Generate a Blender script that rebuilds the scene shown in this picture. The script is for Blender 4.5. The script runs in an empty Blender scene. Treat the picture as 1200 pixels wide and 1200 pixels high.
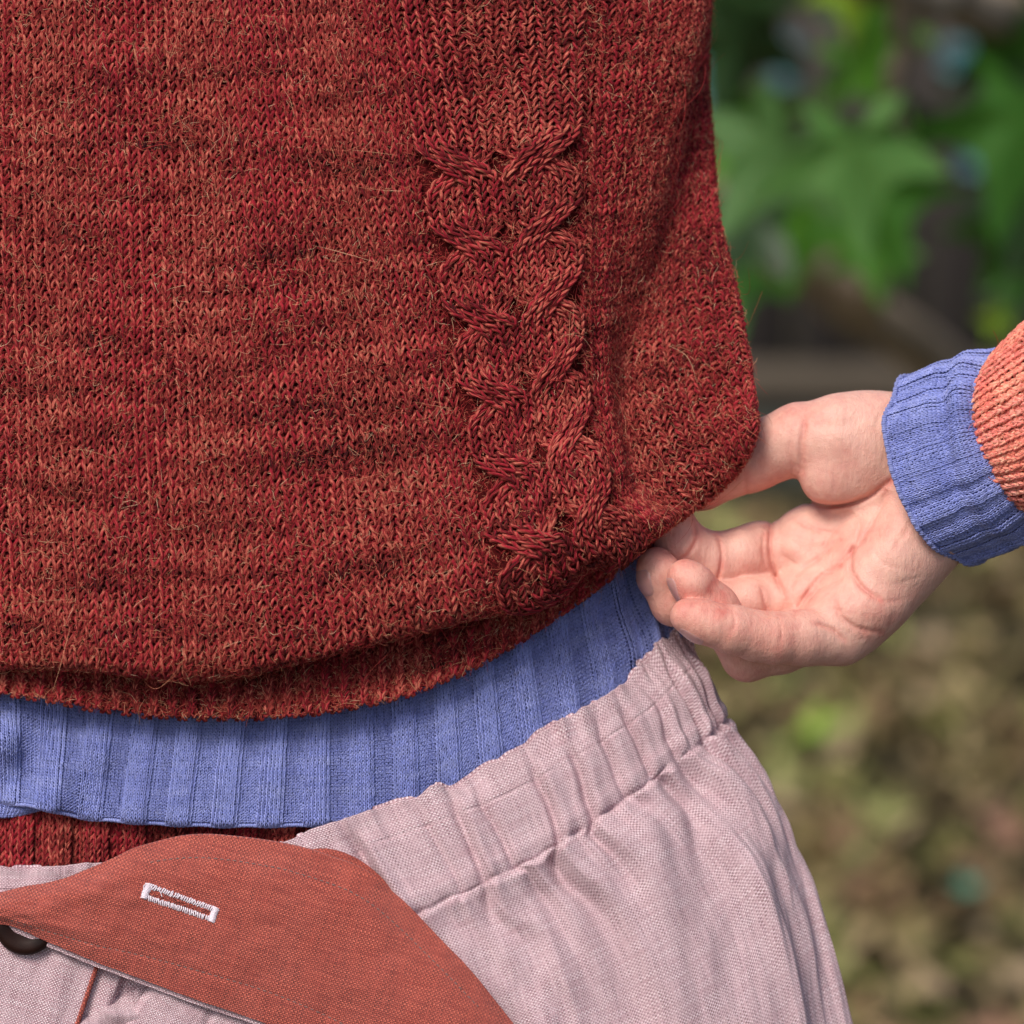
import bpy, math, random
import numpy as np
from mathutils import Vector, Matrix
random.seed(7); RNG = np.random.default_rng(7)
SC = bpy.context.scene
COL = SC.collection

# ------------------------------------------------------------------ camera, light, exposure
S = 0.00028                      # metres per photo pixel at the focus distance
F = 0.95                         # focus distance
PITCH = math.radians(12)
CAM = np.array([0, 0, 1.2])
FWD = np.array([0, math.cos(PITCH), -math.sin(PITCH)])
UPV = np.array([0, math.sin(PITCH), math.cos(PITCH)])
cd = bpy.data.cameras.new('camera'); cam = bpy.data.objects.new('camera', cd); COL.objects.link(cam)
cam.location = CAM; cam.rotation_euler = (math.pi/2-PITCH, 0, 0)
cd.sensor_width = 36; cd.lens = 36*F/(1200*S); cd.clip_start = .05; cd.clip_end = 500
cd.dof.use_dof = True; cd.dof.focus_distance = F; cd.dof.aperture_fstop = cd.lens/17.0
SC.camera = cam
wd = bpy.data.worlds.new('World'); SC.world = wd; wd.use_nodes = True
nt = wd.node_tree; nt.nodes.clear()
sky = nt.nodes.new('ShaderNodeTexSky'); sky.sky_type = 'NISHITA'; sky.sun_disc = False
SUN_EL, SUN_AZ = math.radians(50), math.radians(212)      # azimuth clockwise from +Y (north)
sky.sun_elevation = SUN_EL; sky.sun_rotation = SUN_AZ; sky.dust_density = 3.0; sky.ozone_density = .6; sky.air_density = .8
bg = nt.nodes.new('ShaderNodeBackground'); bg.inputs[1].default_value = .10
wo = nt.nodes.new('ShaderNodeOutputWorld'); nt.links.new(sky.outputs[0], bg.inputs[0]); nt.links.new(bg.outputs[0], wo.inputs[0])
sl = bpy.data.lights.new('sun', 'SUN'); sl.energy = 2.3; sl.angle = math.radians(22); sl.color = (1, .93, .85)
so = bpy.data.objects.new('sun', sl); COL.objects.link(so)
sd = Vector((math.sin(SUN_AZ)*math.cos(SUN_EL), math.cos(SUN_AZ)*math.cos(SUN_EL), math.sin(SUN_EL)))
so.rotation_euler = sd.to_track_quat('Z', 'Y').to_euler(); so.location = (0, -2, 4)
vs = SC.view_settings; SC.display_settings.display_device = 'sRGB'
vs.view_transform = 'Standard'; vs.look = 'None'; vs.exposure = 0.36; vs.gamma = 1; vs.use_curve_mapping = False
SC.render.resolution_x = SC.render.resolution_y = 1024

# ------------------------------------------------------------------ coordinates
def W(p):
    """p[...,3] = (pixel x, pixel y, depth in px units behind the focus plane) -> world metres"""
    p = np.asarray(p, float); D = F+p[..., 2]*S
    return CAM+D[..., None]*FWD+((p[..., 0]-600)*S*D/F)[..., None]*np.array([1., 0, 0])+((600-p[..., 1])*S*D/F)[..., None]*UPV
ROOT = W([260, 1000, 200]); ROOT[2] = 0.0

def vnoise(x, y, seed=0):
    x = np.asarray(x, float); y = np.asarray(y, float)
    xi = np.floor(x).astype(np.int64); yi = np.floor(y).astype(np.int64); fx = x-xi; fy = y-yi
    fx = fx*fx*(3-2*fx); fy = fy*fy*(3-2*fy)
    def h(a, b):
        n = (a*374761393+b*668265263+seed*1442695041) & 0xffffffff
        n = ((n ^ (n >> 13))*1274126177) & 0xffffffff
        return ((n ^ (n >> 16)) & 0xffff)/32767.5-1
    return (h(xi, yi)*(1-fx)+h(xi+1, yi)*fx)*(1-fy)+(h(xi, yi+1)*(1-fx)+h(xi+1, yi+1)*fx)*fy
def sstep(a, b, x):
    t = np.clip((x-a)/(b-a), 0, 1); return t*t*(3-2*t)

# ------------------------------------------------------------------ mesh and object helpers
def mesh_np(name, v, f, uvs=None, smooth=True, attrs=None):
    v = np.asarray(v, np.float32); f = np.asarray(f, np.int32); n, k = f.shape
    me = bpy.data.meshes.new(name); me.vertices.add(len(v)); me.vertices.foreach_set('co', v.ravel())
    me.loops.add(n*k); me.loops.foreach_set('vertex_index', f.ravel())
    me.polygons.add(n); me.polygons.foreach_set('loop_start', np.arange(0, n*k, k, dtype=np.int32))
    me.polygons.foreach_set('use_smooth', np.full(n, smooth))
    for nm, uv in (uvs or {}).items():
        l = me.uv_layers.new(name=nm); l.data.foreach_set('uv', np.asarray(uv, np.float32)[f.ravel()].ravel())
    for nm, a in (attrs or {}).items():
        at = me.attributes.new(nm, 'FLOAT', 'POINT'); at.data.foreach_set('value', np.asarray(a, np.float32))
    me.update(calc_edges=True); me.validate(); return me
def link(name, data, mat=None, parent=None, off=None):
    o = bpy.data.objects.new(name, data); COL.objects.link(o)
    if parent: o.parent = parent
    if mat: data.materials.append(mat)
    return o
def part(name, pv, f, mat, parent, **kw):
    """pixel-space vertices -> a mesh part of the person"""
    return link(name, mesh_np(name, W(pv)-ROOT, f, **kw), mat, parent)
def tag(o, label=None, cat=None, group=None, kind=None):
    for k, v in (('label', label), ('category', cat), ('group', group), ('kind', kind)):
        if v: o[k] = v
    return o
def grid_faces(nv, nu, wrap=False):
    i = np.arange(nv-1)[:, None]; j = np.arange(nu if wrap else nu-1)[None, :]; j2 = (j+1) % nu
    return np.stack([i*nu+j, i*nu+j2, (i+1)*nu+j2, (i+1)*nu+j], -1).reshape(-1, 4)
def tubes(P, R, Nn, sides=6, caps=False):
    """P (n,K,3) paths, R radius (n,K) or float, Nn (n,K,3) reference normals -> verts, faces, theta, k"""
    n, K, _ = P.shape
    T = np.gradient(P, axis=1); T /= np.linalg.norm(T, axis=2, keepdims=True)+1e-9
    B = np.cross(T, Nn); B /= np.linalg.norm(B, axis=2, keepdims=True)+1e-9
    M = np.cross(B, T)
    th = np.arange(sides)/sides*2*np.pi
    R = np.broadcast_to(np.asarray(R, float), (n, K))
    V = P[:, :, None]+R[:, :, None, None]*(B[:, :, None]*np.cos(th)[:, None]+M[:, :, None]*np.sin(th)[:, None])
    base = (np.arange(n)*K*sides)[:, None, None]
    k = np.arange(K-1)[None, :, None]; s = np.arange(sides)[None, None, :]; s2 = (s+1) % sides
    f = np.stack([base+k*sides+s, base+k*sides+s2, base+(k+1)*sides+s2, base+(k+1)*sides+s], -1).reshape(-1, 4)
    return V.reshape(-1, 3), f, np.broadcast_to(th, (n, K, sides)).ravel()
def catmull(p, t):
    """p (m,3+) -> samples at t"""
    p = np.asarray(p, float); q = np.vstack([2*p[0]-p[1], p, 2*p[-1]-p[-2]])
    t = np.clip(t, 0, len(p)-1-1e-6); i = t.astype(int); f = (t-i)[..., None]
    a, b, c, d = q[i], q[i+1], q[i+2], q[i+3]
    return .5*((2*b)+(-a+c)*f+(2*a-5*b+4*c-d)*f*f+(-a+3*b-3*c+d)*f**3)
def line(p, n):
    return catmull(p, np.linspace(0, len(p)-1, n))
def one_tube(path, r, n=40, sides=8, ref=(0, 0, -1)):
    P = line(path, n)[None]; Nn = np.broadcast_to(np.array(ref, float), P.shape)
    R = np.interp(np.linspace(0, 1, n), np.linspace(0, 1, len(np.atleast_1d(r))), np.atleast_1d(r))[None]
    return tubes(P, R, Nn, sides)
class Surf:
    def __init__(s, G, disp=None):
        s.G = np.asarray(G, float); s.nv, s.nu = s.G.shape[:2]; s.disp = disp
        g = s.G; g = np.concatenate([2*g[:1]-g[1:2], g, 2*g[-1:]-g[-2:-1]], 0)
        s.Q = np.concatenate([2*g[:, :1]-g[:, 1:2], g, 2*g[:, -1:]-g[:, -2:-1]], 1)
    def base(s, U, V):
        U = np.clip(U, 0, s.nu-1-1e-6); V = np.clip(V, 0, s.nv-1-1e-6)
        i = U.astype(int); j = V.astype(int); fu = (U-i)[..., None]; fv = (V-j)[..., None]
        def w(f): return (.5*(-f+2*f*f-f**3), .5*(2-5*f*f+3*f**3), .5*(f+4*f*f-3*f**3), .5*(-f*f+f**3))
        wu, wv = w(fu), w(fv); out = 0
        for a in range(4):
            for b in range(4): out = out+wv[a]*wu[b]*s.Q[j+a, i+b]
        return out
    def nrm(s, fn, U, V, e=.02):
        U = np.asarray(U, float); V = np.asarray(V, float)
        du = fn(U+e, V)-fn(U-e, V); dv = fn(U, V+e)-fn(U, V-e)
        n = np.cross(dv, du); return n/(np.linalg.norm(n, axis=-1, keepdims=True)+1e-9)
    def P(s, U, V):
        p = s.base(U, V)
        if s.disp is not None: p = p+s.nrm(s.base, U, V)*s.disp(U, V)[..., None]
        return p
    def N(s, U, V, e=.02): return s.nrm(s.P, U, V, e)
    def arc(s, axis, ref, lo, hi, n=600):
        t = np.linspace(lo, hi, n); r = np.full(n, ref, float)
        p = s.base(t, r) if axis == 'u' else s.base(r, t)
        l = np.concatenate([[0], np.cumsum(np.linalg.norm(np.diff(p, axis=0), axis=1))]); return t, l
def sheet(name, surf, us, vs_, mat, parent, off=0, uvf=None, **kw):
    V, U = np.meshgrid(vs_, us, indexing='ij'); p = surf.P(U.ravel(), V.ravel())
    if off: p = p+surf.N(U.ravel(), V.ravel())*off
    uv = uvf(U.ravel(), V.ravel(), p) if uvf else np.stack([U.ravel(), V.ravel()], 1)
    return part(name, p, grid_faces(len(vs_), len(us)), mat, parent, uvs={'UVMap': uv}, **kw)

# ------------------------------------------------------------------ node helper
class X:
    nt = None
    def __init__(s, v): s.v = v
    @staticmethod
    def m(op, *a, clamp=False):
        n = X.nt.nodes.new('ShaderNodeMath'); n.operation = op; n.use_clamp = clamp
        for i, q in enumerate(a):
            q = q.v if isinstance(q, X) else q
            if isinstance(q, (int, float)): n.inputs[i].default_value = q
            else: X.nt.links.new(q, n.inputs[i])
        return X(n.outputs[0])
    def __add__(s, o): return X.m('ADD', s, o)
    __radd__ = __add__
    def __sub__(s, o): return X.m('SUBTRACT', s, o)
    def __rsub__(s, o): return X.m('SUBTRACT', o, s)
    def __mul__(s, o): return X.m('MULTIPLY', s, o)
    __rmul__ = __mul__
    def __truediv__(s, o): return X.m('DIVIDE', s, o)
    def sin(s): return X.m('SINE', s)
    def abs(s): return X.m('ABSOLUTE', s)
    def frac(s): return X.m('FRACT', s)
    def floor(s): return X.m('FLOOR', s)
    def clamp(s): return X.m('ADD', s, 0., clamp=True)
    def gt(s, o): return X.m('GREATER_THAN', s, o)
    def max(s, o): return X.m('MAXIMUM', s, o)
    def pow(s, o): return X.m('POWER', s, o)
def new_mat(name, rough=.8, spec=.3):
    m = bpy.data.materials.new(name); m.use_nodes = True; X.nt = m.node_tree
    b = m.node_tree.nodes['Principled BSDF']; b.inputs['Roughness'].default_value = rough
    b.inputs['Specular IOR Level'].default_value = spec
    return m, b
def uvxy(name='UVMap'):
    n = X.nt.nodes.new('ShaderNodeUVMap'); n.uv_map = name
    s = X.nt.nodes.new('ShaderNodeSeparateXYZ'); X.nt.links.new(n.outputs[0], s.inputs[0])
    return X(s.outputs[0]), X(s.outputs[1])
def vec(x, y, z=0.):
    c = X.nt.nodes.new('ShaderNodeCombineXYZ')
    for i, q in enumerate((x, y, z)):
        q = q.v if isinstance(q, X) else q
        if isinstance(q, (int, float)): c.inputs[i].default_value = q
        else: X.nt.links.new(q, c.inputs[i])
    return c.outputs[0]
def noise(v=None, scale=5., detail=2., rough=.5):
    n = X.nt.nodes.new('ShaderNodeTexNoise'); n.inputs['Scale'].default_value = scale
    n.inputs['Detail'].default_value = detail; n.inputs['Roughness'].default_value = rough
    if v is None:
        t = X.nt.nodes.new('ShaderNodeTexCoord'); v = t.outputs['Object']
    X.nt.links.new(v, n.inputs['Vector']); return X(n.outputs[0])
def ramp(x, stops, interp='LINEAR'):
    r = X.nt.nodes.new('ShaderNodeValToRGB'); r.color_ramp.interpolation = interp
    e = r.color_ramp.elements
    while len(e) < len(stops): e.new(.5)
    for q, (p, c) in zip(e, stops): q.position = p; q.color = (*c, 1)
    X.nt.links.new(x.v, r.inputs[0]); return r.outputs[0]
def mix(f, a, b, mode='MIX'):
    n = X.nt.nodes.new('ShaderNodeMix'); n.data_type = 'RGBA'; n.blend_type = mode
    for s, q in ((n.inputs[0], f), (n.inputs[6], a), (n.inputs[7], b)):
        q = q.v if isinstance(q, X) else q
        if isinstance(q, (int, float)): s.default_value = q
        elif isinstance(q, tuple): s.default_value = (*q, 1)
        else: X.nt.links.new(q, s)
    return n.outputs[2]
def setc(b, c):
    if isinstance(c, tuple): b.inputs['Base Color'].default_value = (*c, 1)
    else: X.nt.links.new(c, b.inputs['Base Color'])
def bump(b, h, dist, strength=1.0):
    n = X.nt.nodes.new('ShaderNodeBump'); n.inputs['Distance'].default_value = dist; n.inputs['Strength'].default_value = strength
    X.nt.links.new(h.v, n.inputs['Height']); X.nt.links.new(n.outputs[0], b.inputs['Normal'])

# ------------------------------------------------------------------ cloth and skin materials
def yarn_mat(name, plyA, plyB, streak, fleck=.5, sheen=.25):
    """marled two ply yarn: UVMap = (distance along yarn in stitches, row), ring = (angle, along)"""
    m, b = new_mat(name, .85, .15)
    u, r = uvxy(); th, al = uvxy('ring')
    big = noise(vec(u*.055, r*.33), 1., 3, .6)                     # slow change of colour along the yarn
    mid = noise(vec(u*.9, r*3.7), 1., 2)
    fine = noise(vec(th*.8+al*2.2, al*1.6, r*3.1), 1.6, 3, .65)
    tw = ((th+al*5.0).sin()*.5+.5)
    hair = noise(vec(th*.62+al*1.5, al*.75, r*5.3), 2.4, 2, .65)
    ply = ((tw-.5)*1.3+(mid-.5)*2.2+(hair-.5)*3.4+.5).clamp()
    ca = ramp(mid*.35+hair*.65+(big-.5)*.5, plyA); cb = ramp(hair*.7+fine*.3+(big-.5)*.4, plyB)
    c = mix(ply, ca, cb)
    if streak: c = mix(((big-.5)*1.0+.20).clamp(), c, mix(.55, c, streak))
    setc(b, c)
    b.inputs['Sheen Weight'].default_value = sheen; b.inputs['Sheen Roughness'].default_value = .45
    b.inputs['Sheen Tint'].default_value = (1, .75, .6, 1)
    bump(b, (th*1.0+al*5.0).sin()*.6+(fine-.5)*2.2, .00035, .9)
    return m
M = {}
M['wool'] = yarn_mat('red marled wool',
    [(.34, (.016, .001, .003)), (.44, (.15, .003, .011)), (.54, (.35, .008, .028)), (.67, (.57, .055, .062))],
    [(.34, (.018, .006, .004)), (.43, (.125, .018, .013)), (.52, (.33, .042, .036)), (.61, (.65, .20, .135)), (.70, (.22, .12, .06))],
    (.36, .042, .035), sheen=.04)
M['coral'] = yarn_mat('coral wool',
    [(.34, (.70, .14, .12)), (.5, (.93, .25, .205)), (.66, (.98, .46, .38))],
    [(.34, (.72, .14, .11)), (.5, (.94, .29, .20)), (.66, (.98, .62, .42))], None)
M['blue'] = yarn_mat('periwinkle cotton',
    [(.3, (.23, .29, .74)), (.5, (.32, .385, .88)), (.7, (.46, .53, .96))],
    [(.3, (.24, .30, .75)), (.5, (.36, .425, .90)), (.7, (.52, .58, .97))], None, sheen=.1)
m, b = new_mat('wool backing gap shade', .95, .05); setc(b, ramp(noise(None, 900, 3), [(.3, (.03, .003, .004)), (.7, (.10, .010, .010))])); M['wool_gap_shade'] = m  # backing painted darker than the yarn to stand for shade between stitches
m, b = new_mat('blue backing', .95, .05); setc(b, (.14, .17, .45)); M['blue_back'] = m
m, b = new_mat('coral backing', .95, .05); setc(b, (.5, .11, .07)); M['coral_back'] = m
m, b = new_mat('wool fuzz', .7, .3); oi = X.nt.nodes.new('ShaderNodeHairInfo')
setc(b, ramp(X(oi.outputs['Random']), [(0, (.22, .012, .015)), (.5, (.42, .03, .03)), (.8, (.52, .14, .08)), (.95, (.62, .33, .18)), (1, (.75, .5, .33))])); M['fuzz'] = m
def linen(name, warp, weft, pitch=2.9, slub=.5):
    """plain weave; UVMap is in photo-pixel units along warp and weft"""
    m, b = new_mat(name, .85, .2)
    u, v = uvxy(); u = u/pitch; v = v/pitch
    wob = noise(vec(u*.02, v*.02), 6, 3)
    u = u+(noise(vec(u*.05, v*.4), 1, 2)-.5)*1.0+wob*1.2; v = v+(noise(vec(u*.4, v*.05), 1, 2)-.5)*1.0+wob
    fu = u.frac()-.5; fv = v.frac()-.5
    par = ((u.floor()+v.floor())*.5).frac().gt(.25)                 # which thread is on top
    ru = (1-fu*fu*4).max(0.).pow(.5); rv = (1-fv*fv*4).max(0.).pow(.5)
    hu = ru*(.55+.45*(1-fv*fv*3)); hv = rv*(.55+.45*(1-fu*fu*3))
    A = hu*(.35+.65*par); Bh = hv*(1-.65*par)
    h = A.max(Bh); top = A.gt(Bh)
    sw = noise(vec(u.floor()*.73, v*.06), 1., 2); sf = noise(vec(u*.06, v.floor()*.73), 1., 2)   # thread by thread slubs
    dirt = noise(vec(u*.03, v*.03), 1.2, 4)
    cw = mix(((sw-.5)*2.6*slub+.5).clamp(), warp[0], warp[1]); cf = mix(((sf-.5)*2.6*slub+.5).clamp(), weft[0], weft[1])
    c = mix(top, cf, cw)
    c = mix(((dirt-.5)*.5+.5).clamp(), mix(.12, c, (.0, .0, .0)), mix(.06, c, (1., 1., 1.)))
    setc(b, c)
    b.inputs['Sheen Weight'].default_value = .15
    bump(b, h*1.0+(sw-.5)*.5+(sf-.5)*.5+noise(vec(u, v), 2.5, 2)*.35, .00045, .9)
    return m
M['pink'] = linen('mauve linen', ((.38, .195, .23), (.71, .455, .51)), ((.75, .50, .56), (1.0, .82, .87)), 2.15, 1.15)
M['rust'] = linen('rust linen', ((.20, .021, .013), (.42, .056, .035)), ((.38, .048, .029), (.70, .145, .088)), 2.35, 1.0)
m, b = new_mat('white buttonhole thread', .55, .4); setc(b, ramp(noise(None, 2500, 2), [(.3, (.62, .52, .60)), (.7, (.9, .84, .9))])); M['thread'] = m
m, b = new_mat('grey topstitch thread', .6, .3); setc(b, (.20, .13, .12)); M['thread_grey'] = m
m, b = new_mat('mauve topstitch thread', .6, .3); setc(b, (.58, .42, .45)); M['thread_pink'] = m
m, b = new_mat('dark horn button', .5, .12); setc(b, ramp(noise(None, 120, 3), [(.3, (.006, .003, .003)), (.7, (.02, .008, .006))])); M['button'] = m
m, b = new_mat('skin', .5, .35)
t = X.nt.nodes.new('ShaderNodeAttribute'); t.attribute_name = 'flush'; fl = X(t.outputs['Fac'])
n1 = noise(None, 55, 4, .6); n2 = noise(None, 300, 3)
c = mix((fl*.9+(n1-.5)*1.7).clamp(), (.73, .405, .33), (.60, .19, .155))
c = mix(((n2-.5)*2.4+.35).clamp(), c, mix(.35, c, (.86, .55, .42)))
c = mix(((noise(None, 120, 3)-.55)*2.5).clamp(), c, mix(.3, c, (.50, .17, .13)))
b.inputs['Roughness'].default_value = .5; X.nt.links.new((n2*.35+.32).v, b.inputs['Roughness'])
setc(b, c); b.inputs['Subsurface Weight'].default_value = .13; b.inputs['Subsurface Radius'].default_value = (1, .35, .2)
b.inputs['Subsurface Scale'].default_value = .003
vo = X.nt.nodes.new('ShaderNodeTexVoronoi'); vo.inputs['Scale'].default_value = 1500; vo.feature = 'DISTANCE_TO_EDGE'
tc = X.nt.nodes.new('ShaderNodeTexCoord'); X.nt.links.new(tc.outputs['Object'], vo.inputs['Vector'])
mp = X.nt.nodes.new('ShaderNodeMapping'); mp.inputs['Rotation'].default_value = (0, .75, 0); mp.inputs['Scale'].default_value = (1, 1, .22); X.nt.links.new(tc.outputs['Object'], mp.inputs[0])
bump(b, X(vo.outputs[0])*.6+n2*1.2+noise(None, 1100, 3)*.5+noise(mp.outputs[0], 620, 3, .6)*1.6, .00032, .75); M['skin'] = m
m, b = new_mat('finger nail', .22, .5); setc(b, (.60, .34, .32)); b.inputs['Coat Weight'].default_value = .3
b.inputs['Subsurface Weight'].default_value = .3; b.inputs['Subsurface Scale'].default_value = .002; M['nail'] = m; b.inputs['Roughness'].default_value = .32; setc(b, (.52, .27, .25))

# ================================================================== THE PERSON
person = bpy.data.objects.new('person', None); COL.objects.link(person); person.location = ROOT; person.empty_display_size = .2
tag(person, 'person in red cable sweater, blue undershirt and mauve linen trousers, hand at the sweater hem', 'person')

# knit stitch template: across, along the column, height (in stitch units)
TPL = np.array([[-.50, .10, -.34], [-.30, -.04, -.26], [-.10, .10, .10], [-.13, .42, .42], [-.27, .80, .42], [-.40, 1.12, .10],
                [-.37, 1.42, -.30], [0, 1.62, -.42]])
TPL = np.vstack([TPL, TPL[:-1][::-1]*[-1, 1, 1]])
def knit(name, surf, cols, rows, mapU, mapV, mat, parent, w, rad, K=13, sides=6, colfn=None, keep=None, flip=True, jit=.05, purl=None, lean=0.):
    """one yarn loop per stitch on a surface; mapU/mapV turn column / row numbers into surface parameters"""
    C, R = np.meshgrid(cols, rows); C = C.ravel().astype(float); R = R.ravel().astype(float)
    if keep is not None:
        k = keep(mapU(C), mapV(R)); C, R = C[k], R[k]
    tp = catmull(TPL, np.linspace(0, len(TPL)-1, K)); n = len(C)
    s = tp[None, :, 0]*np.ones((n, 1)); t = tp[None, :, 1]*np.ones((n, 1)); z = tp[None, :, 2]*np.ones((n, 1))
    j = RNG.normal(0, jit, (n, 6))
    s = s*(1+j[:, :1]*1.2)+j[:, 1:2]; t = t*(1+j[:, 2:3]*.8)+j[:, 3:4]; z = z*(1+j[:, 4:5]*2)+j[:, 5:6]*.7
    s = s+(vnoise(C*.9, R*.8, 3)*.10)[:, None]
    if flip: rr = R[:, None]+1-t
    else: rr = R[:, None]+t
    z = z+s*.22*(np.abs(z) < .46)*lean; t = t+s*.16*lean; cc = C[:, None]+s; zz = z*w
    if purl is not None: zz = zz*np.where(purl(C), -1, 1)[:, None]
    if colfn is not None:
        dc, dz = colfn(C[:, None]+0*rr, R[:, None]+0*rr, rr); cc = cc+dc; zz = zz+dz
    U, V = mapU(cc), mapV(rr)
    P = surf.P(U, V); Nn = surf.N(U, V); P = P+Nn*zz[..., None]
    rj = rad*(1+RNG.normal(0, .10, (n, 1)))*(1+.12*vnoise(cc*3, rr*2, 9))
    v, f, th = tubes(P, rj, Nn, sides)
    al = np.linspace(0, 1, K)[None, :]*2.6+C[:, None]*2.6
    rep = lambda a: np.repeat(np.broadcast_to(a, (n, K)).reshape(-1), sides)
    uv = np.stack([rep(C[:, None]+np.linspace(0, 1, K)[None]), rep(R[:, None])], 1)
    ring = np.stack([th, rep(al)], 1)
    return part(name, v, f, mat, parent, uvs={'UVMap': uv, 'ring': ring})
def fuzz(name, surf, ur, vr, n, mat, parent, lmean=14, lmax=70, lift=3, up=1.0):
    """fine stray fibres standing out of the knit"""
    U = RNG.uniform(*ur, n*6); V = RNG.uniform(*vr, n*6)
    ar = np.linalg.norm(np.cross(surf.P(U+.02, V)-surf.P(U, V), surf.P(U, V+.02)-surf.P(U, V)), axis=1)
    k = RNG.choice(n*6, n, p=ar/ar.sum()); U, V = U[k], V[k]; p = surf.P(U, V); nn = surf.N(U, V)
    a = RNG.normal(size=(n, 3)); a -= nn*np.sum(a*nn, 1, keepdims=True)*.75; a /= np.linalg.norm(a, axis=1, keepdims=True)
    c = RNG.normal(size=(n, 3)); L = np.minimum(RNG.exponential(lmean, n)+4, lmax)
    t = np.linspace(0, 1, 7)[None, :, None]
    bow = np.sin(t*np.pi)*L[:, None, None]*.16*up
    P = p[:, None]+nn[:, None]*(lift+bow)+a[:, None]*(t-.5)*L[:, None, None]+c[:, None]*(t-.5)**2*L[:, None, None]*.55
    P += .6*np.sin(t*9+RNG.uniform(0, 6, (n, 1, 1)))*c[:, None]
    cu = bpy.data.hair_curves.new(name); cu.add_curves([7]*n)
    cu.attributes['position'].data.foreach_set('vector', (W(P)-ROOT).astype(np.float32).ravel())
    ra = cu.attributes.get('radius') or cu.attributes.new('radius', 'FLOAT', 'POINT')
    rad = np.repeat(RNG.uniform(.12, .27, n), 7).reshape(n, 7)*(1-.5*np.abs(np.linspace(-1, 1, 7)))
    ra.data.foreach_set('value', (rad*S).astype(np.float32).ravel())
    o = link(name, cu, mat, parent); o['kind'] = 'stuff'; return o

# ------------------------------------------------------------------ sweater body
#          A far left        B               C              D               E cable left   F cable middle  G cable right  H fold          I side          J outline       K back
SW = [[(-560, -330, 330), (-290, -330, 130), (0, -330, 50), (230, -330, 25), (440, -330, 30), (570, -330, 45), (705, -330, 85), (825, -330, 160), (850, -330, 230), (850, -330, 320), (600, -330, 520), (0, -330, 600), (-560, -330, 420)],
      [(-560, -60, 330), (-290, -60, 120), (0, -60, 30), (235, -60, 8), (455, -60, 14), (575, -60, 28), (700, -60, 62), (818, -60, 140), (832, -60, 215), (815, -60, 300), (600, -60, 500), (0, -60, 600), (-560, -60, 420)],
      [(-560, 100, 330), (-290, 100, 115), (0, 100, 15), (243, 100, -5), (478, 98, 3), (586, 98, 15), (692, 100, 42), (792, 100, 105), (806, 98, 175), (806, 96, 262), (600, 100, 480), (0, 100, 600), (-560, 100, 420)],
      [(-560, 250, 330), (-290, 250, 110), (0, 250, 2), (250, 250, -14), (506, 250, -6), (600, 248, 5), (684, 248, 28), (762, 245, 88), (786, 245, 150), (838, 250, 215), (620, 250, 470), (0, 250, 600), (-560, 250, 420)],
      [(-560, 400, 330), (-290, 400, 100), (3, 395, -10), (256, 400, -24), (532, 402, -14), (616, 402, -3), (688, 398, 22), (724, 392, 84), (786, 393, 130), (870, 402, 178), (640, 400, 460), (0, 400, 600), (-560, 400, 420)],
      [(-560, 530, 330), (-290, 530, 95), (6, 525, -18), (263, 535, -34), (556, 528, -24), (636, 520, -12), (700, 505, 14), (722, 496, 60), (800, 480, 96), (887, 470, 145), (660, 470, 450), (0, 500, 600), (-560, 520, 420)],
      [(-560, 650, 330), (-290, 650, 92), (8, 652, -26), (268, 665, -42), (575, 635, -34), (658, 600, -20), (722, 572, 4), (752, 556, 36), (822, 524, 76), (889, 496, 130), (680, 500, 450), (0, 600, 600), (-560, 640, 420)],
      [(-560, 735, 335), (-290, 745, 96), (10, 752, -22), (270, 764, -38), (588, 700, -30), (682, 648, -14), (748, 610, 8), (780, 590, 36), (842, 556, 78), (887, 514, 134), (680, 520, 450), (0, 680, 600), (-560, 735, 420)],
      [(-560, 768, 350), (-290, 778, 112), (10, 784, 5), (272, 794, -10), (594, 722, -4), (695, 668, 10), (764, 626, 30), (796, 605, 56), (852, 566, 96), (884, 526, 148), (680, 540, 450), (0, 710, 600), (-560, 768, 430)],
      [(-550, 760, 380), (-285, 765, 140), (10, 770, 48), (272, 780, 32), (590, 708, 40), (690, 655, 52), (756, 616, 68), (786, 596, 88), (840, 560, 120), (872, 524, 168), (670, 540, 440), (0, 710, 570), (-550, 760, 440)],
      [(-545, 740, 390), (-280, 745, 150), (10, 748, 60), (272, 758, 45), (585, 690, 52), (682, 640, 62), (745, 602, 78), (772, 585, 96), (828, 550, 128), (860, 516, 172), (660, 530, 430), (0, 690, 560), (-545, 740, 440)]]
_sw = np.array(SW, float); _out = _sw.copy()
_fr = np.array([0, .202, .396, .59, .752, .885, .968, 1.0])
for j in range(13):
    ys = _sw[1:9, j, 1]; ny = ys[0]+(ys[-1]-ys[0])*_fr; ny = ys*.15+ny*.85
    for k in (0, 2): _out[1:9, j, k] = np.interp(ny, ys, _sw[1:9, j, k])
    _out[1:9, j, 1] = ny
for i, (h, s_, o_) in {3: (6, 0, -8), 4: (10, -12, -45), 5: (14, -22, -68), 6: (10, -18, -70), 7: (2, -14, -66), 8: (0, -12, -60), 9: (0, -12, -52), 10: (0, -10, -50)}.items():
    _out[i, 7, 2] += h; _out[i, 8, 2] += s_; _out[i, 9, 2] += o_
_out[4:9, 9, 0] -= [2, 6, 7, 7, 8]; _out[6:9, 9, 1] -= [4, 12, 12]; _out[7:9, 9, 0] -= [3, 11]; _out[7:9, 8, 1] -= 4
_out[6:9, 1:7, 2] -= 9; _out[6:10, 1:6, 1] -= 7; _out[9:, 1:7, 2] += 4
SW = _out
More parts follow.
